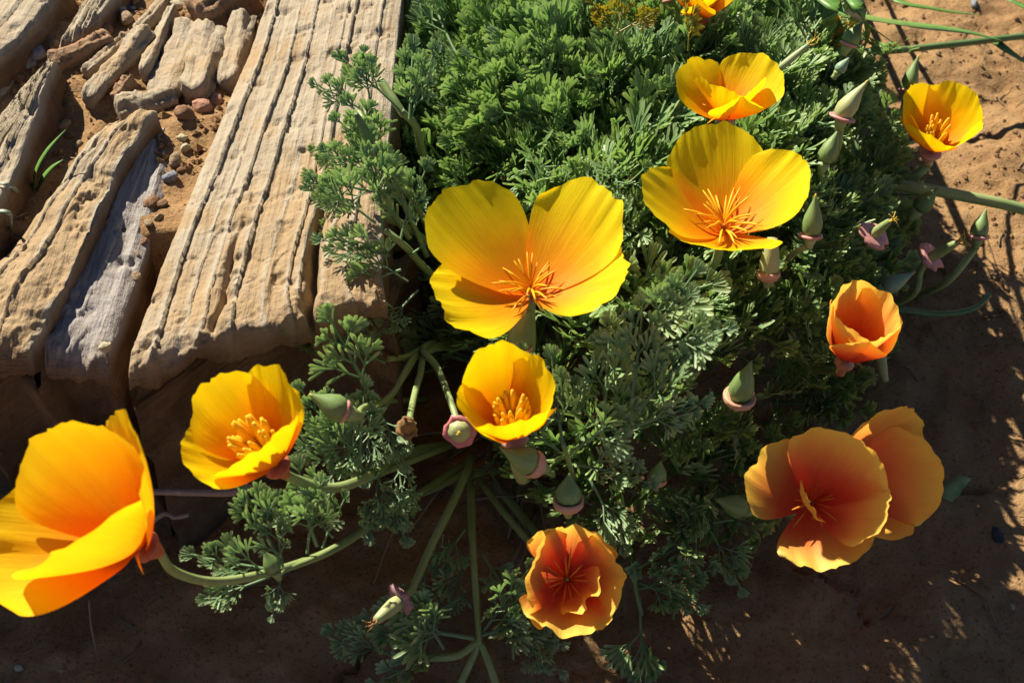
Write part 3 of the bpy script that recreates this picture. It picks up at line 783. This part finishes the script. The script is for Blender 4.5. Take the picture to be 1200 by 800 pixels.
flower('wide open yellow poppy, the largest one in the middle of the clump', (622, 347), 12.0, (-.02, .62, .78),
       [(137, 59, 160, 68, dict(cup=22, curl=6, ruf=.7)), (43, 52, 154, 66, dict(cup=28, curl=12, flare=10)), (202, 70, 126, 66, dict(cup=26, curl=16, flare=-6)), (-14, 58, 132, 60, dict(cup=30, curl=12))],
       [(622, 410, 8.5), (612, 440, 5), (620, 450, 0)], seed=1, stam=('spread', 30, 41))
flower('open yellow poppy with one tall upright petal at its back, below the smaller bowl', (846, 274), 12.0, (0, .66, .75),
       [(95, 55, 134, 60, dict(cup=24, curl=8)), (176, 56, 124, 56, dict(cup=28, curl=12)), (18, 48, 126, 56, dict(cup=32, curl=14)), (262, 58, 96, 66, dict(cup=34, curl=20))],
       [(838, 308, 9.5), (822, 318, 8), (800, 345, 0)], seed=2, stam=('spread', 30, 41), rec='red', stalk_r=6)
flower('bowl shaped yellow poppy above the one with the tall upright petal', (850, 142), 12.5, (0, .67, .74),
       [(142, 50, 84, 44, dict(cup=28)), (44, 50, 88, 46, dict(cup=28)), (232, 22, 66, 50, dict(cup=44)), (312, 28, 66, 50, dict(cup=44))],
       [(846, 165, 10), (840, 190, 0)], seed=3, stam=('spread', 8, 30))
flower('small yellow cup poppy on a curved stalk over the sunlit bare earth', (1090, 178), 8.0, (.0, .68, .73),
       [(130, 33, 82, 44, dict(cup=50, curl=20, flare=10)), (50, 31, 84, 44, dict(cup=50, curl=20, flare=8)), (-28, 40, 72, 42, dict(cup=48, curl=18)), (222, 40, 70, 42, dict(cup=48, curl=18)), ],
       [(1088, 192, 6.6), (1072, 206, 6), (1050, 214, 5), (1010, 225, 0)], seed=4, stam=('tight', 24, 44), rec='peach', rec_r=13, rec_len=16)
flower('cupped yellow poppy below the largest one, a green bud hanging beneath it', (602, 512), 11.5, (-.05, .66, .75),
       [(112, 28, 134, 56, dict(cup=56, curl=22)), (30, 26, 124, 54, dict(cup=58, curl=22)), (194, 34, 116, 54, dict(cup=54, curl=20)), (286, 28, 108, 58, dict(cup=58, curl=24))],
       [(606, 545, 9.5), (612, 560, 7), (618, 560, 0)], seed=5, stam=('tight', 34, 64), rec='peach', rec_r=16, rec_len=22, stalk_r=8, stalk_mat='stem_pale', scale=.92)
flower('yellow poppy tipped toward the rock with a thick yellow stamen knob', (324, 545), 13.2, (-.30, .55, .78),
       [(124, 34, 148, 66, dict(cup=46, curl=16)), (62, 38, 146, 60, dict(cup=44, curl=16)), (188, 42, 132, 64, dict(cup=46, curl=18)), (300, 26, 116, 74, dict(cup=56, curl=20))],
       [(350, 563, 10.8), (388, 572, 9.8), (428, 560, 8.6), (480, 530, 5), (545, 520, 0)], seed=6, stam=('tight', 40, 78), rec='red', rec_r=16, rec_len=24, stalk_r=6.5, scale=.87)
flower('largest orange poppy lying sideways in front of the rock on a long stalk', (170, 640), 13.2, (-.52, .42, .74),
       [(104, 34, 180, 92, dict(cup=44, curl=16)), (34, 43, 190, 88, dict(cup=40, curl=16, notch=(.3, .05))), (188, 44, 182, 94, dict(cup=42, curl=18)), (284, 26, 160, 104, dict(cup=54, curl=20))],
       [(204, 669, 11.4), (244, 681, 9.9), (292, 676, 8.6), (350, 660, 7.2), (400, 638, 6), (470, 592, 3.5), (550, 545, 0)], mat='petal_o', seed=7, stam=('spread', 8, 40), rec='red', rec_r=18, rec_len=26, stalk_r=6.0)
flower('ruffled orange poppy facing up from the shade at the foot of the clump', (664, 678), 5.0, (.02, .12, .99),
       [(84, 48, 90, 56, dict(cup=46, ruf=1.7, curl=26)), (12, 46, 86, 54, dict(cup=46, ruf=1.8, curl=26)), (168, 40, 80, 64, dict(cup=52, ruf=1.6, curl=28)), (262, 46, 86, 58, dict(cup=48, ruf=1.8, curl=26)), (322, 34, 60, 36, dict(cup=46, ruf=2.4, curl=24))],
       [(668, 672, 3.6), (640, 640, 2.5), (580, 570, 0)], mat='petal_d', seed=8, stam=('spread', 14, 34), st_mat='stamen_d')
flower('large orange poppy with a curled inner petal, in front of a drooping one', (950, 590), 6.5, (-.05, .25, .96),
       [(152, 52, 108, 52, dict(cup=30, ruf=1.6)), (60, 33, 130, 62, dict(cup=36, ruf=1.2)), (-16, 42, 112, 46, dict(cup=36, ruf=1.6)), (280, 60, 92, 58, dict(cup=28, ruf=1.4)), (205, 16, 70, 30, dict(cup=50, flare=-30, ruf=1.5))],
       [(925, 600, 3.8), (880, 595, 3), (820, 560, 0)], mat='petal_d', seed=9, stam=('spread', 14, 36), st_mat='stamen_d')
flower('drooping deep orange poppy in full shade behind the large orange one', (980, 568), 5.0, (.55, .12, .68),
       [(78, 40, 128, 60, dict(cup=36)), (14, 26, 122, 60, dict(cup=36)), (-50, 40, 100, 50, dict(cup=36)), (160, 40, 60, 40, dict(cup=36))],
       [(985, 580, 3.2), (950, 560, 2.6), (860, 520, 0)], mat='petal_d', seed=10, stam=('spread', 6, 26), st_mat='stamen_d')
flower('narrow deep orange poppy tube standing in the shade at the clump edge', (990, 424), 7.5, (.06, .62, .78),
       [(124, 21, 116, 58, dict(cup=72, curl=14, edge=.7)), (30, 22, 108, 56, dict(cup=72, curl=15, edge=.7)), (212, 21, 106, 58, dict(cup=74, curl=14, edge=.7)), (302, 21, 104, 60, dict(cup=74, curl=16, flare=6, edge=.7))],
       [(982, 436, 6), (940, 432, 4), (880, 430, 0)], mat='petal_d', seed=11, stam=('spread', 8, 24), st_mat='stamen_d', rec='peach', scale=.94)
flower('orange poppy at the far side of the clump above the bowl shaped yellow one', (820, 22), 11.0, (0, .68, .73),
       [(110, 25, 74, 40, {}), (40, 24, 70, 40, {}), (210, 28, 50, 38, {}), (310, 24, 40, 40, {})],
       [(818, 40, 9), (815, 60, 0)], mat='petal_o', seed=12, stam=('spread', 6, 20), rec='red')
flower('small deep orange poppy half hidden in leaves beside the grass blades', (980, 64), 8.6, (-.1, .66, .75),
       [(110, 25, 46, 26, {}), (40, 24, 46, 26, {}), (210, 28, 40, 26, {}), (310, 24, 34, 28, {})],
       [(975, 75, 5), (970, 95, 0)], mat='petal_d', seed=13, stam=('spread', 6, 14), st_mat='stamen_d', rec='red')

# ------------------------------------------------------------------ buds and seed pods
def bud(label, bpx, z, axis, L, r, stalk, mat='bud', rim='pink', rim_r=None, bend=(0, 0), tip='tipy', stalk_r=4, stalk_mat='stem', kind='beak', name='poppy_bud', ruf=.06, group='poppy buds and pods'):
    B = at(bpx[0], bpx[1], zl(bpx[0], z)); k = cmpx(B); ax = idir(*axis); L *= k; r *= k * .84
    sp = [B - ax * r * .6] + path(stalk)
    if stalk[-1][2] <= .01: sp[-1] = np.array([sp[-1][0], sp[-1][1], gz(sp[-1]) - .1])
    t = Thing(name, sp[-1], label, 'bud' if name == 'poppy_bud' else 'seed pod', group)
    bd = (RIGHT * bend[0] + UPV * bend[1]) * k
    if kind == 'beak': prof = [(-.02, .55), (.03, .80), (.15, .98), (.32, 1.0), (.5, .80), (.68, .50), (.82, .28), (.93, .15), (1.0, .05)]
    else: prof = [(-.02, .8), (.05, 1.0), (.3, 1.05), (.6, .9), (.85, .7), (1.0, .55)]
    pr = [(h * L, q * r) for h, q in prof]
    body = t.part('pod' if name != 'poppy_bud' else 'cap', lathe(B, ax, pr, 18, bd, .05, bpx[1] % 17, .035), M[mat])
    te = B + ax * L + bd
    if tip and kind == 'beak': t.part('tip', lathe(te - ax * L * .10 - bd * .2, unit(ax + bd / L * 1.6), [(0, .15 * r), (L * .06, .13 * r), (L * .12, .06 * r)], 8), M[tip], body)
    if kind == 'pod' and tip:
        r1 = np.random.RandomState(int(bpx[0]))
        for i in range(5):
            d = unit(ax + r1.normal(0, .5, 3)); t.part('withered_stamen', tube(spline([te - ax * .1, te + d * L * .2, te + unit(d + r1.normal(0, .5, 3)) * L * .42], 6), np.linspace(.22 * r, .08 * r, 6), 5), M[tip], body)
    if rim:
        rq = (rim_r * k * .88) if rim_r else r * 1.35; rt = 2.2 if ruf > .25 else .8
        if rim == 'peach':
            t.part('rim', lathe(B, ax, [(.10 * r, r * .9), (.34 * r, rq * .93), (.22 * r, rq * 1.0), (-.10 * r, rq * 1.0), (-.45 * r, rq * .84), (-.75 * r, rq * .52), (-.9 * r, r * .3)], 24, ruf=ruf, seed=bpx[0] % 13), M[rim])
        else: t.part('rim', lathe(B - ax * r * .02, ax, [(.16 * r * rt, r * .72), (.26 * r * rt, rq * .86), (.12 * r * rt, rq * 1.0), (-.08 * r * rt, rq * .98), (-.24 * r * rt, rq * .74), (-.30 * r * rt, r * .55)], 24, ruf=ruf, seed=bpx[0] % 13), M[rim])
    t.part('receptacle', lathe(B - ax * r * .1, ax, [(0, r * .7), (-.4 * r, r * .62), (-.9 * r, r * .42), (-1.3 * r, stalk_r * k)], 10), M[stalk_mat])
    n = max(8, 6 * len(sp)); sp[0] = B - ax * r * 1.1
    t.part('stalk', tube(spline(sp, n), np.linspace(stalk_r * k * .9, stalk_r * k * 1.1, n), 8, ridge=.05), M[stalk_mat])
    return t
bud('pale curved bud on a flat pink rim, standing tall above the leaves', (987, 138), 12, (.25, .85, .4), 46, 14, [(985, 155, 11), (978, 185, 9), (960, 220, 0)], 'bud_pale', 'pink', 18, (14, 0))
bud('dark green bud below the pale curved one', (966, 190), 10.5, (.25, .9, .3), 40, 13, [(960, 215, 9), (952, 240, 7), (930, 260, 0)], 'bud', None, None, (4, 0), None)
bud('green cone bud with a pink rim beside the tall upright petal poppy', (950, 276), 10.5, (.02, .9, .4), 50, 14, [(935, 294, 9.5), (920, 306, 8), (900, 330, 0)], 'bud', 'pink', 16, (0, 0), 'tipy', stalk_mat='stem_pale')
bud('slender green bud pointing up behind the small yellow cup poppy', (1064, 106), 9, (.1, .95, .2), 40, 11, [(1060, 120, 7.5), (1052, 160, 6), (1045, 200, 0)], 'bud', 'pink', 12, (6, 0))
bud('pale young pod with a peach foot under the tall petal poppy', (900, 322), 9.5, (.05, .93, .3), 44, 13, [(905, 335, 8), (905, 350, 5), (900, 360, 0)], 'bud_pale', 'peach', 16, (0, 0), None, kind='pod', name='poppy_pod')
bud('shaded cone bud on a broad peach rim in the dark leaves', (866, 466), 8.5, (.06, .75, .65), 58, 17, [(868, 480, 6.5), (860, 500, 0)], 'bud', 'peach', 22, (4, 0), None)
bud('blue green cone bud with a yellow tip beside the orange tube poppy', (1036, 338), 6.0, (.88, .40, .2), 38, 12, [(1028, 345, 5), (1010, 352, 4), (960, 350, 0)], 'bud_blue', None, None, (0, 4), 'tipy')
bud('green bud with a blush base tucked under the largest yellow poppy', (608, 406), 11.0, (.10, .75, .55), 52, 19, [(600, 425, 9), (600, 450, 5), (605, 455, 0)], 'bud', 'peach', 19, (6, 0), None)
bud('plump green bud with a pink foot pointing at the rock', (404, 482), 12.5, (-.9, .35, .3), 44, 19, [(425, 478, 11), (450, 470, 8), (500, 470, 0)], 'bud', 'pink', 16, (0, 6), 'tipy')
bud('fat green bud with a blush end right under the cupped yellow poppy', (626, 544), 10.5, (-.72, .35, .45), 46, 19, [(640, 552, 9), (648, 556, 6), (645, 555, 0)], 'bud', 'peach', 19, (-4, 4), None)
bud('blunt green bud on a wide peach rim above the ruffled orange poppy', (666, 588), 8.5, (.0, .88, .45), 40, 18, [(668, 596, 7), (664, 590, 3), (655, 575, 0)], 'bud', 'peach', 21, (0, 0), None)
bud('spent pod seen end on with a crimson pink ring and yellow star', (538, 505), 10.0, (.0, -.15, .98), 9, 15, [(528, 470, 9.6), (512, 430, 8.6), (495, 408, 8), (520, 400, 4), (560, 400, 0)], 'bud_pale', 'crimson', 22, (0, 0), 'tipy', 4.5, 'stem', kind='pod', name='poppy_pod', ruf=.16)
bud('dried brown pod with papery rim beside the crimson ringed one', (478, 502), 11.0, (.0, .45, .8), 24, 11, [(482, 480, 10.2), (492, 440, 9), (505, 410, 7), (560, 410, 0)], 'brown', 'brown', 14, (0, 0), 'brown', 4.5, 'stem', kind='pod', name='poppy_pod', ruf=.4)
bud('withered pod with a purple ring drooping toward the shaded earth', (470, 702), 4.5, (-.64, -.46, .62), 42, 10, [(484, 688, 4.4), (505, 640, 4.2), (530, 590, 4), (548, 550, 3), (552, 535, 0)], 'bud_pale', 'purple', 19, (0, 0), 'brown', 5.5, 'stem', kind='pod', name='poppy_pod', ruf=.4)
bud('pink ringed pod among leaves overhanging the broad rock slab', (437, 174), 15.4, (-.28, .70, .65), 50, 7, [(452, 196, 12.5), (478, 225, 11), (520, 300, 6), (560, 330, 0)], 'stem_dark', 'pink', 13, (-2, 0), None, kind='pod', name='poppy_pod', ruf=.3)
bud('pod with a ragged pink collar and yellow tuft above the blue green bud', (1023, 276), 9.0, (.42, .50, .78), 30, 7, [(1012, 292, 6), (1000, 310, 4), (980, 330, 0)], 'stem', 'pink', 22, (0, 0), 'tipy', kind='pod', name='poppy_pod', ruf=.3)
bud('pod with a ragged rose collar lying over the earth at the clump edge', (1090, 302), 5.0, (.55, .40, .75), 40, 7, [(1078, 320, 4), (1070, 345, 3), (1030, 360, 0)], 'stem', 'pink', 20, (0, 0), 'tipy', kind='pod', name='poppy_pod', ruf=.3)
bud('single green bud over the shaded earth below the thick stem', (1146, 278), 4.5, (.1, .95, .2), 34, 12, [(1140, 295, 3.8), (1110, 330, 3), (1075, 345, 0)], 'bud', 'pink', 14, (4, 0), None)
bud('rounded green bud in the grass tuft beyond the clump', (994, 52), 11.5, (.3, .8, .3), 28, 12, [(985, 64, 7), (980, 90, 0)], 'bud', 'pink', 12, (6, 0), None)
bud('tiny blue grey bud between the grass tuft and the pale curved bud', (982, 84), 11, (.5, .75, .3), 20, 8, [(978, 92, 7), (975, 110, 0)], 'bud_blue', None, None, (2, 0), None)
bud('small green bud on the stalk of the sideways orange poppy', (322, 668), 8.2, (-.35, .85, .4), 30, 12, [(326, 676, 7.9), (332, 668, 7.7)], 'bud', None, None, (0, 0), None, 3)
bud('slim young bud among the leaves under the pink footed bud', (382, 530), 9.0, (-.15, .95, .3), 34, 9, [(384, 540, 8.5), (400, 552, 7.5), (450, 545, 3), (520, 520, 0)], 'bud', None, None, (0, 0), 'tipy', 3)
bud('dim green bud in deep shade beside the large orange poppy', (872, 596), 4.5, (-.8, .3, .4), 44, 16, [(890, 600, 4), (900, 590, 2), (880, 570, 0)], 'bud', None, None, (0, 0), None)
bud('small shaded bud in the leaves between the two ruffled orange poppies', (770, 562), 6.5, (.1, .85, .5), 28, 12, [(770, 570, 5), (770, 575, 0)], 'bud', 'peach', 13, (0, 0), None)
bud('cut green stalk with a yellow tip behind the bowl shaped poppy', (914, 80), 11.5, (.75, .6, .3), 42, 5, [(905, 92, 10.5), (880, 120, 0)], 'stem_pale', None, None, (0, 0), 'tipy', 5, 'stem_pale', kind='pod', name='poppy_pod')
bud('pale hollow stub drooping under the orange tube poppy', (1031, 408), 5.0, (-.02, -.95, .3), 40, 7, [(1026, 400, 5.2), (1010, 385, 4), (970, 390, 0)], 'stem_pale', None, None, (4, 0), None, 6, 'stem_pale', kind='pod', name='poppy_pod')
bud('green bud in shade under the thick stem by the clump edge', (1076, 246), 6.0, (.55, .7, .3), 34, 13, [(1068, 256, 5), (1040, 280, 0)], 'stem_dark', None, None, (0, 0), None)
bud('pink tipped bud at the far rim of the clump', (780, 2), 11, (-.2, .9, .2), 24, 8, [(785, 20, 9), (790, 40, 0)], 'bud', 'pink', 12, (0, 0), None)

# ------------------------------------------------------------------ leafy shoots that stand clear of the clump
def shoot(label, stem, leafs, r=4.5, mat='leaf_blue', stem_mat='stem', seed=0, twigs=(), size=1.28):
    sp = path(stem)
    if stem[-1][2] <= .01: sp[-1] = np.array([sp[-1][0], sp[-1][1], gz(sp[-1]) - .1])
    t = Thing('leafy_shoot', sp[-1], label, 'plant', 'leafy shoots around the clump'); k = cmpx(sp[0])
    n = 6 * len(sp)
    t.part('stem', tube(spline(sp, n), np.linspace(r * k * .7, r * k * 1.1, n), 8, ridge=.06), M[stem_mat])
    for tw in twigs:
        q = path(tw); t.part('side_stem', tube(spline(q, 14), np.linspace(r * k * .9, r * k * .75, 14), 8, ridge=.05), M[stem_mat])
    r0 = np.random.RandomState(seed + 300)
    for px, py, z, ang, ln in leafs:
        b = at(px, py, zl(px, z)); kk = cmpx(b); ax = idir(math.cos(R(ang)), math.sin(R(ang)), r0.uniform(-.05, .4))
        face = unit(TOC + r0.normal(0, .3, 3) + np.array([0, 0, .3]))
        leaf_obj(t.o, t.base, leaf_matrix(b, ax, face, ln * kk / 3.6 * size), r0.randint(len(LEAF)), mat)
    return t
shoot('leafy stem carrying the sideways orange poppy, leaves hanging either side',
      [(300, 674, 7.9), (340, 665, 7.5), (395, 640, 6.2), (460, 598, 4.0), (540, 550, 0)],
      [(322, 668, 8.2, 172, 78), (330, 660, 8.5, 118, 82), (332, 664, 8.3, 96, 66), (372, 640, 8, 104, 80), (378, 642, 8, 62, 60), (315, 676, 7.6, 200, 60), (330, 672, 7.6, 262, 40), (360, 648, 8.4, 80, 70), (390, 630, 8.0, 130, 60)], seed=1)
shoot('leafy stem under the rock tipped yellow poppy with two young leaf fans',
      [(430, 562, 8.2), (470, 545, 6.5), (520, 525, 3), (545, 518, 0)],
      [(418, 565, 8.3, 205, 74), (430, 560, 8.3, 118, 84), (425, 556, 8.4, 150, 70), (445, 552, 7.8, 262, 60), (440, 556, 7.8, 300, 66), (402, 520, 9, 130, 66), (420, 540, 8.6, 84, 72), (465, 540, 7.5, 285, 60)], seed=2)
shoot('blue green leaf fans in front of the rock face beside the pink footed bud',
      [(436, 480, 9.5), (462, 458, 8.8), (490, 415, 8), (540, 400, 3), (570, 410, 0)],
      [(440, 476, 9.5, 112, 96), (436, 480, 9.5, 200, 50), (442, 478, 9.3, 300, 60), (452, 425, 9, 158, 92), (448, 416, 9, 118, 60), (428, 500, 9, 240, 60), (436, 486, 9.3, 262, 60)], seed=3,
      twigs=[[(455, 420, 9), (475, 418, 8.5), (492, 410, 8)], [(430, 508, 7), (455, 470, 7), (480, 430, 7.6), (492, 408, 8)]])
shoot('bare stems radiating into the shade with small leaf fans at their ends',
      [(562, 756, 2.0), (558, 700, 2.4), (554, 640, 2.6), (552, 580, 2.0), (552, 545, 0)],
      [(470, 770, 1.6, 160, 70), (500, 772, 1.6, 110, 60), (540, 700, 2.4, 210, 60), (572, 700, 2.4, 330, 70), (545, 620, 2.8, 230, 60), (600, 735, 2.2, 40, 60), (610, 745, 2, 320, 50), (556, 748, 2.1, 170, 100), (520, 766, 1.8, 200, 70), (520, 760, 2, 120, 70), (562, 745, 2.1, 20, 80), (566, 740, 2.1, 60, 80), (600, 740, 1.8, 350, 50), (548, 660, 2.2, 235, 70), (566, 650, 2.2, 300, 70)],
      r=5.5, seed=4, stem_mat='stem', mat='leaf_blue', twigs=[[(540, 800, 1.2), (552, 775, 1.6), (562, 752, 2)], [(585, 812, 1.2), (574, 780, 1.6), (564, 754, 2)], [(500, 770, 1.6), (535, 768, 1.9), (560, 752, 2)], [(625, 640, 2), (590, 600, 2), (560, 560, 1.5)],
                                                                         [(470, 585, 2), (510, 572, 1.8), (548, 552, 1)]])
shoot('pale leaf fan rising alone under the largest yellow poppy',
      [(702, 500, 8.2), (712, 525, 7), (722, 545, 5), (720, 540, 0)],
      [(706, 496, 8.4, 84, 92), (704, 498, 8.4, 40, 70), (700, 500, 8.2, 130, 60), (712, 520, 7.5, 30, 64)], seed=5, mat='leaf_blue')
shoot('feathery sprig reaching over the broad rock slab',
      [(470, 130, 13.6), (488, 150, 12.6), (500, 190, 10), (540, 250, 4), (560, 290, 0)],
      [(468, 128, 13.7, 140, 84), (480, 140, 13.4, 84, 84), (482, 138, 13.4, 64, 80), (456, 190, 13.6, 146, 76), (450, 196, 13.6, 172, 56), (460, 200, 12.8, 120, 90), (430, 250, 12, 158, 70), (440, 258, 12, 196, 70), (470, 240, 12, 130, 90)], seed=6, mat='leaf_blue', r=6, size=1.05,
      twigs=[[(446, 95, 14.2), (462, 118, 13.8), (474, 136, 13.4)], [(452, 190, 13), (476, 222, 11.5), (510, 280, 8)], [(440, 252, 12), (470, 262, 11), (510, 290, 8)]])
shoot('leaf fans crowding the end of the broad rock slab',
      [(452, 270, 13.4), (476, 290, 12.5), (505, 320, 9), (545, 340, 4), (575, 350, 0)],
      [(440, 262, 13.6, 150, 84), (448, 268, 13.4, 100, 90), (456, 300, 12.6, 170, 80), (470, 316, 12, 200, 80), (478, 330, 11.5, 150, 70), (470, 280, 13, 70, 90), (462, 250, 13.6, 110, 90), (490, 340, 11, 230, 70), (480, 300, 12.2, 30, 70),
       (425, 130, 14.4, 150, 60), (434, 122, 14.4, 100, 60), (418, 190, 14, 165, 50), (430, 214, 14, 140, 60), (446, 226, 13.8, 170, 80)], seed=16, mat='leaf_blue', r=5, size=1.05,
      twigs=[[(420, 132, 14.2), (446, 170, 13.6), (470, 230, 12), (500, 300, 9)], [(410, 192, 13.8), (440, 220, 13), (480, 280, 11)]])
shoot('spreading leaf fans between the cupped poppy and the pale fan',
      [(660, 520, 9), (668, 545, 7.5), (672, 560, 5), (670, 555, 0)],
      [(660, 520, 9, 100, 84), (655, 528, 8.8, 150, 64), (668, 530, 8.6, 40, 76), (676, 545, 8, 350, 70), (690, 560, 7, 300, 70), (740, 470, 10, 80, 90), (752, 478, 10, 45, 80), (742, 500, 9.6, 20, 70), (640, 480, 10, 110, 60), (760, 400, 11.5, 60, 80), (770, 410, 11.5, 20, 70)], seed=17, mat='leaf_blue', r=4)
shoot('small dark leaf fans at the clump foot beside the ruffled orange poppy',
      [(752, 720, 1.5), (745, 690, 2.4), (742, 650, 3), (740, 600, 0)],
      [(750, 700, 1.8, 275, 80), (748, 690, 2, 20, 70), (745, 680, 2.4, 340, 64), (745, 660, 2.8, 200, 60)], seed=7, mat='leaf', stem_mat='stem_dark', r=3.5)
shoot('yellowing leaf tufts at the far rim of the clump', [(725, 36, 12.2), (728, 50, 10), (730, 70, 0)],
      [(724, 36, 12.4, 80, 42), (726, 38, 12.3, 140, 40), (722, 40, 12.2, 30, 40), (806, 60, 11.8, 95, 44)], seed=8, mat='leaf_yel')
shoot('dark leaf fans in the shade under the large orange poppy', [(830, 620, 3), (826, 600, 3), (822, 575, 0)],
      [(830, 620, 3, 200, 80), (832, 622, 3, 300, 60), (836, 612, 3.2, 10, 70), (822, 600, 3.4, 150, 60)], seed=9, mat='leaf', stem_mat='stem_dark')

# thick stem lying across the earth
def stem_thing(name, label, pts, r, mat, cat, group=None):
    P = path(pts); k = cmpx(P[0])
    n = 6 * len(P); t = tube(spline(P, n), np.linspace(r[0] * k, r[1] * k, n), 10, ridge=.05)
    return single(name, t, M[mat], P[-1], label, cat, group)
stem_thing('poppy_stalk', 'thick ribbed green stem lying out over the bare earth', [(1003, 214, 6.0), (1060, 218, 6), (1130, 230, 5.6), (1205, 247, 5), (1330, 290, 3.2), (1420, 330, .2)], (6.5, 6.5), 'stem', 'stem')
stem_thing('poppy_stalk', 'thin green stem curving low over shaded earth beyond the tube poppy', [(1160, 345, 1.6), (1140, 362, 1.4), (1100, 368, 1.3), (1040, 360, 1.5), (1000, 355, .1)], (3, 4), 'stem_dark', 'stem')
stem_thing('twig', 'dry grey twig with a swollen end between two yellow poppies and the rock', [(302, 569, 8.0), (270, 577, 7.7), (225, 577, 7.3), (170, 577, 6.6), (110, 590, 4.6), (60, 640, .2)], (5, 3.4), 'twig', 'twig')
stem_thing('twig', 'short broken twig end beside the largest sideways poppy', [(221, 603, 6.4), (205, 606, 6.3), (188, 604, 6.0), (150, 640, 2.5), (130, 680, .1)], (2.5, 3), 'twig', 'twig')
stem_thing('dry_stalk', 'thin dry straw rising from the earth under the sideways orange poppy', [(104, 702, 2.2), (108, 740, 1.2), (122, 800, .0), (126, 815, -.2)], (1.2, 1.6), 'straw', 'straw')
stem_thing('dry_stalk', 'thin dry straw hanging below the leafy poppy stem', [(468, 606, 4.0), (450, 650, 2.2), (436, 690, .2)], (1.0, 1.0), 'straw', 'straw')
def blade_geo(pts, w, thick=.03):
    P = spline(path(pts), 28); k = cmpx(P[0]); n = len(P); V = []; A = []
    T = np.gradient(P, axis=0)
    for i in range(n):
        s = i / (n - 1); t = unit(T[i]); sd = unit(np.cross(t, TOC * .6 + np.array([0, 0, .8]))); up = np.cross(sd, t)
        ww = w * k * .5 * (1 - s ** 2.5) * (.65 + .35 * min(1, s * 5)) + .01
        V += [P[i] - sd * ww + up * ww * .35, P[i] - up * thick, P[i] + sd * ww + up * ww * .35, P[i] + up * thick * .2]
        A += [(s, 0, 0), (s, .4, 0), (s, .9, 0), (s, .5, 0)]
    return np.array(V), grid_faces(n, 4, True), np.array(A)
def tuft(label, blades, mat='grass'):
    b = at(*blades[0][0][0]); b[2] = gz(b)
    t = Thing('grass_tuft', b, label, 'grass', 'grass tufts')
    for pts, w in blades: t.part('blade', blade_geo(pts, w), M[mat])
    return t
tuft('arching green grass tuft beyond the clump, one blade bent sharply down',
     [([(940, -70, .2), (948, -25, 11), (968, 2, 13), (1003, 20, 12), (1060, 30, 8), (1130, 38, 6), (1175, 48, 4.5)], 14),
      ([(975, -70, .2), (983, -22, 11.5), (998, 0, 13.6), (1012, 20, 13.4), (1015, 42, 12), (1010, 68, 10.5)], 12),
      ([(955, -60, .2), (960, -12, 11), (988, 14, 12), (1020, 32, 10), (1052, 54, 7)], 9),
      ([(1010, -60, .2), (1040, -5, 3.5), (1100, 12, 3.6), (1150, 18, 3)], 6)])
tuft('lone grass blade tip reaching over the sunlit earth at the corner', [([(1290, 50, .2), (1230, 22, 3), (1190, 4, 3.4), (1165, -8, 3)], 9)])
tuft('small two bladed green grass tuft between rock slabs',
     [([(40, 236, 10.2), (42, 205, 12), (55, 178, 13.2), (77, 152, 14)], 8), ([(41, 238, 10.2), (48, 215, 11.5), (60, 198, 12.2), (74, 187, 12.6)], 8)])
tuft('pale shiny grass blade curling down at the rock edge', [([(26, 236, 10.2), (18, 224, 12.4), (6, 216, 13.2), (-14, 214, 13)], 6)], 'grass_pale')
tuft('pale green curled grass blade in the soil below the two bladed tuft', [([(10, 280, 10.4), (14, 262, 12.2), (10, 250, 12.9), (-4, 248, 13), (-20, 254, 12.8)], 6)], 'grass_pale')
gs = Thing('grass_stalk', on_ground(1330, 30), 'long dark grass stalk crossing the earth beyond the clump', 'grass', 'grass tufts')
P_ = path([(985, 60, 3.5), (1040, 60, 3.6), (1110, 53, 3.6), (1205, 42, 3.4), (1330, 30, .2)])
gs.part('culm', tube(spline(P_, 30), np.linspace(4, 4, 30) * cmpx(P_[0]), 9), M['stem_dark'])
gs.part('blade', blade_geo([(1160, 45, 3.4), (1180, 60, 3.2), (1215, 82, 2)], 11), M['grass'])
single('fallen_leaf', blade_geo([(1108, 584, .3), (1116, 572, .6), (1126, 564, .8), (1138, 560, .7)], 22), M['stem'], at(1108, 584, .3), 'single fallen green leaf on the shaded earth by the drooping poppy', 'leaf')
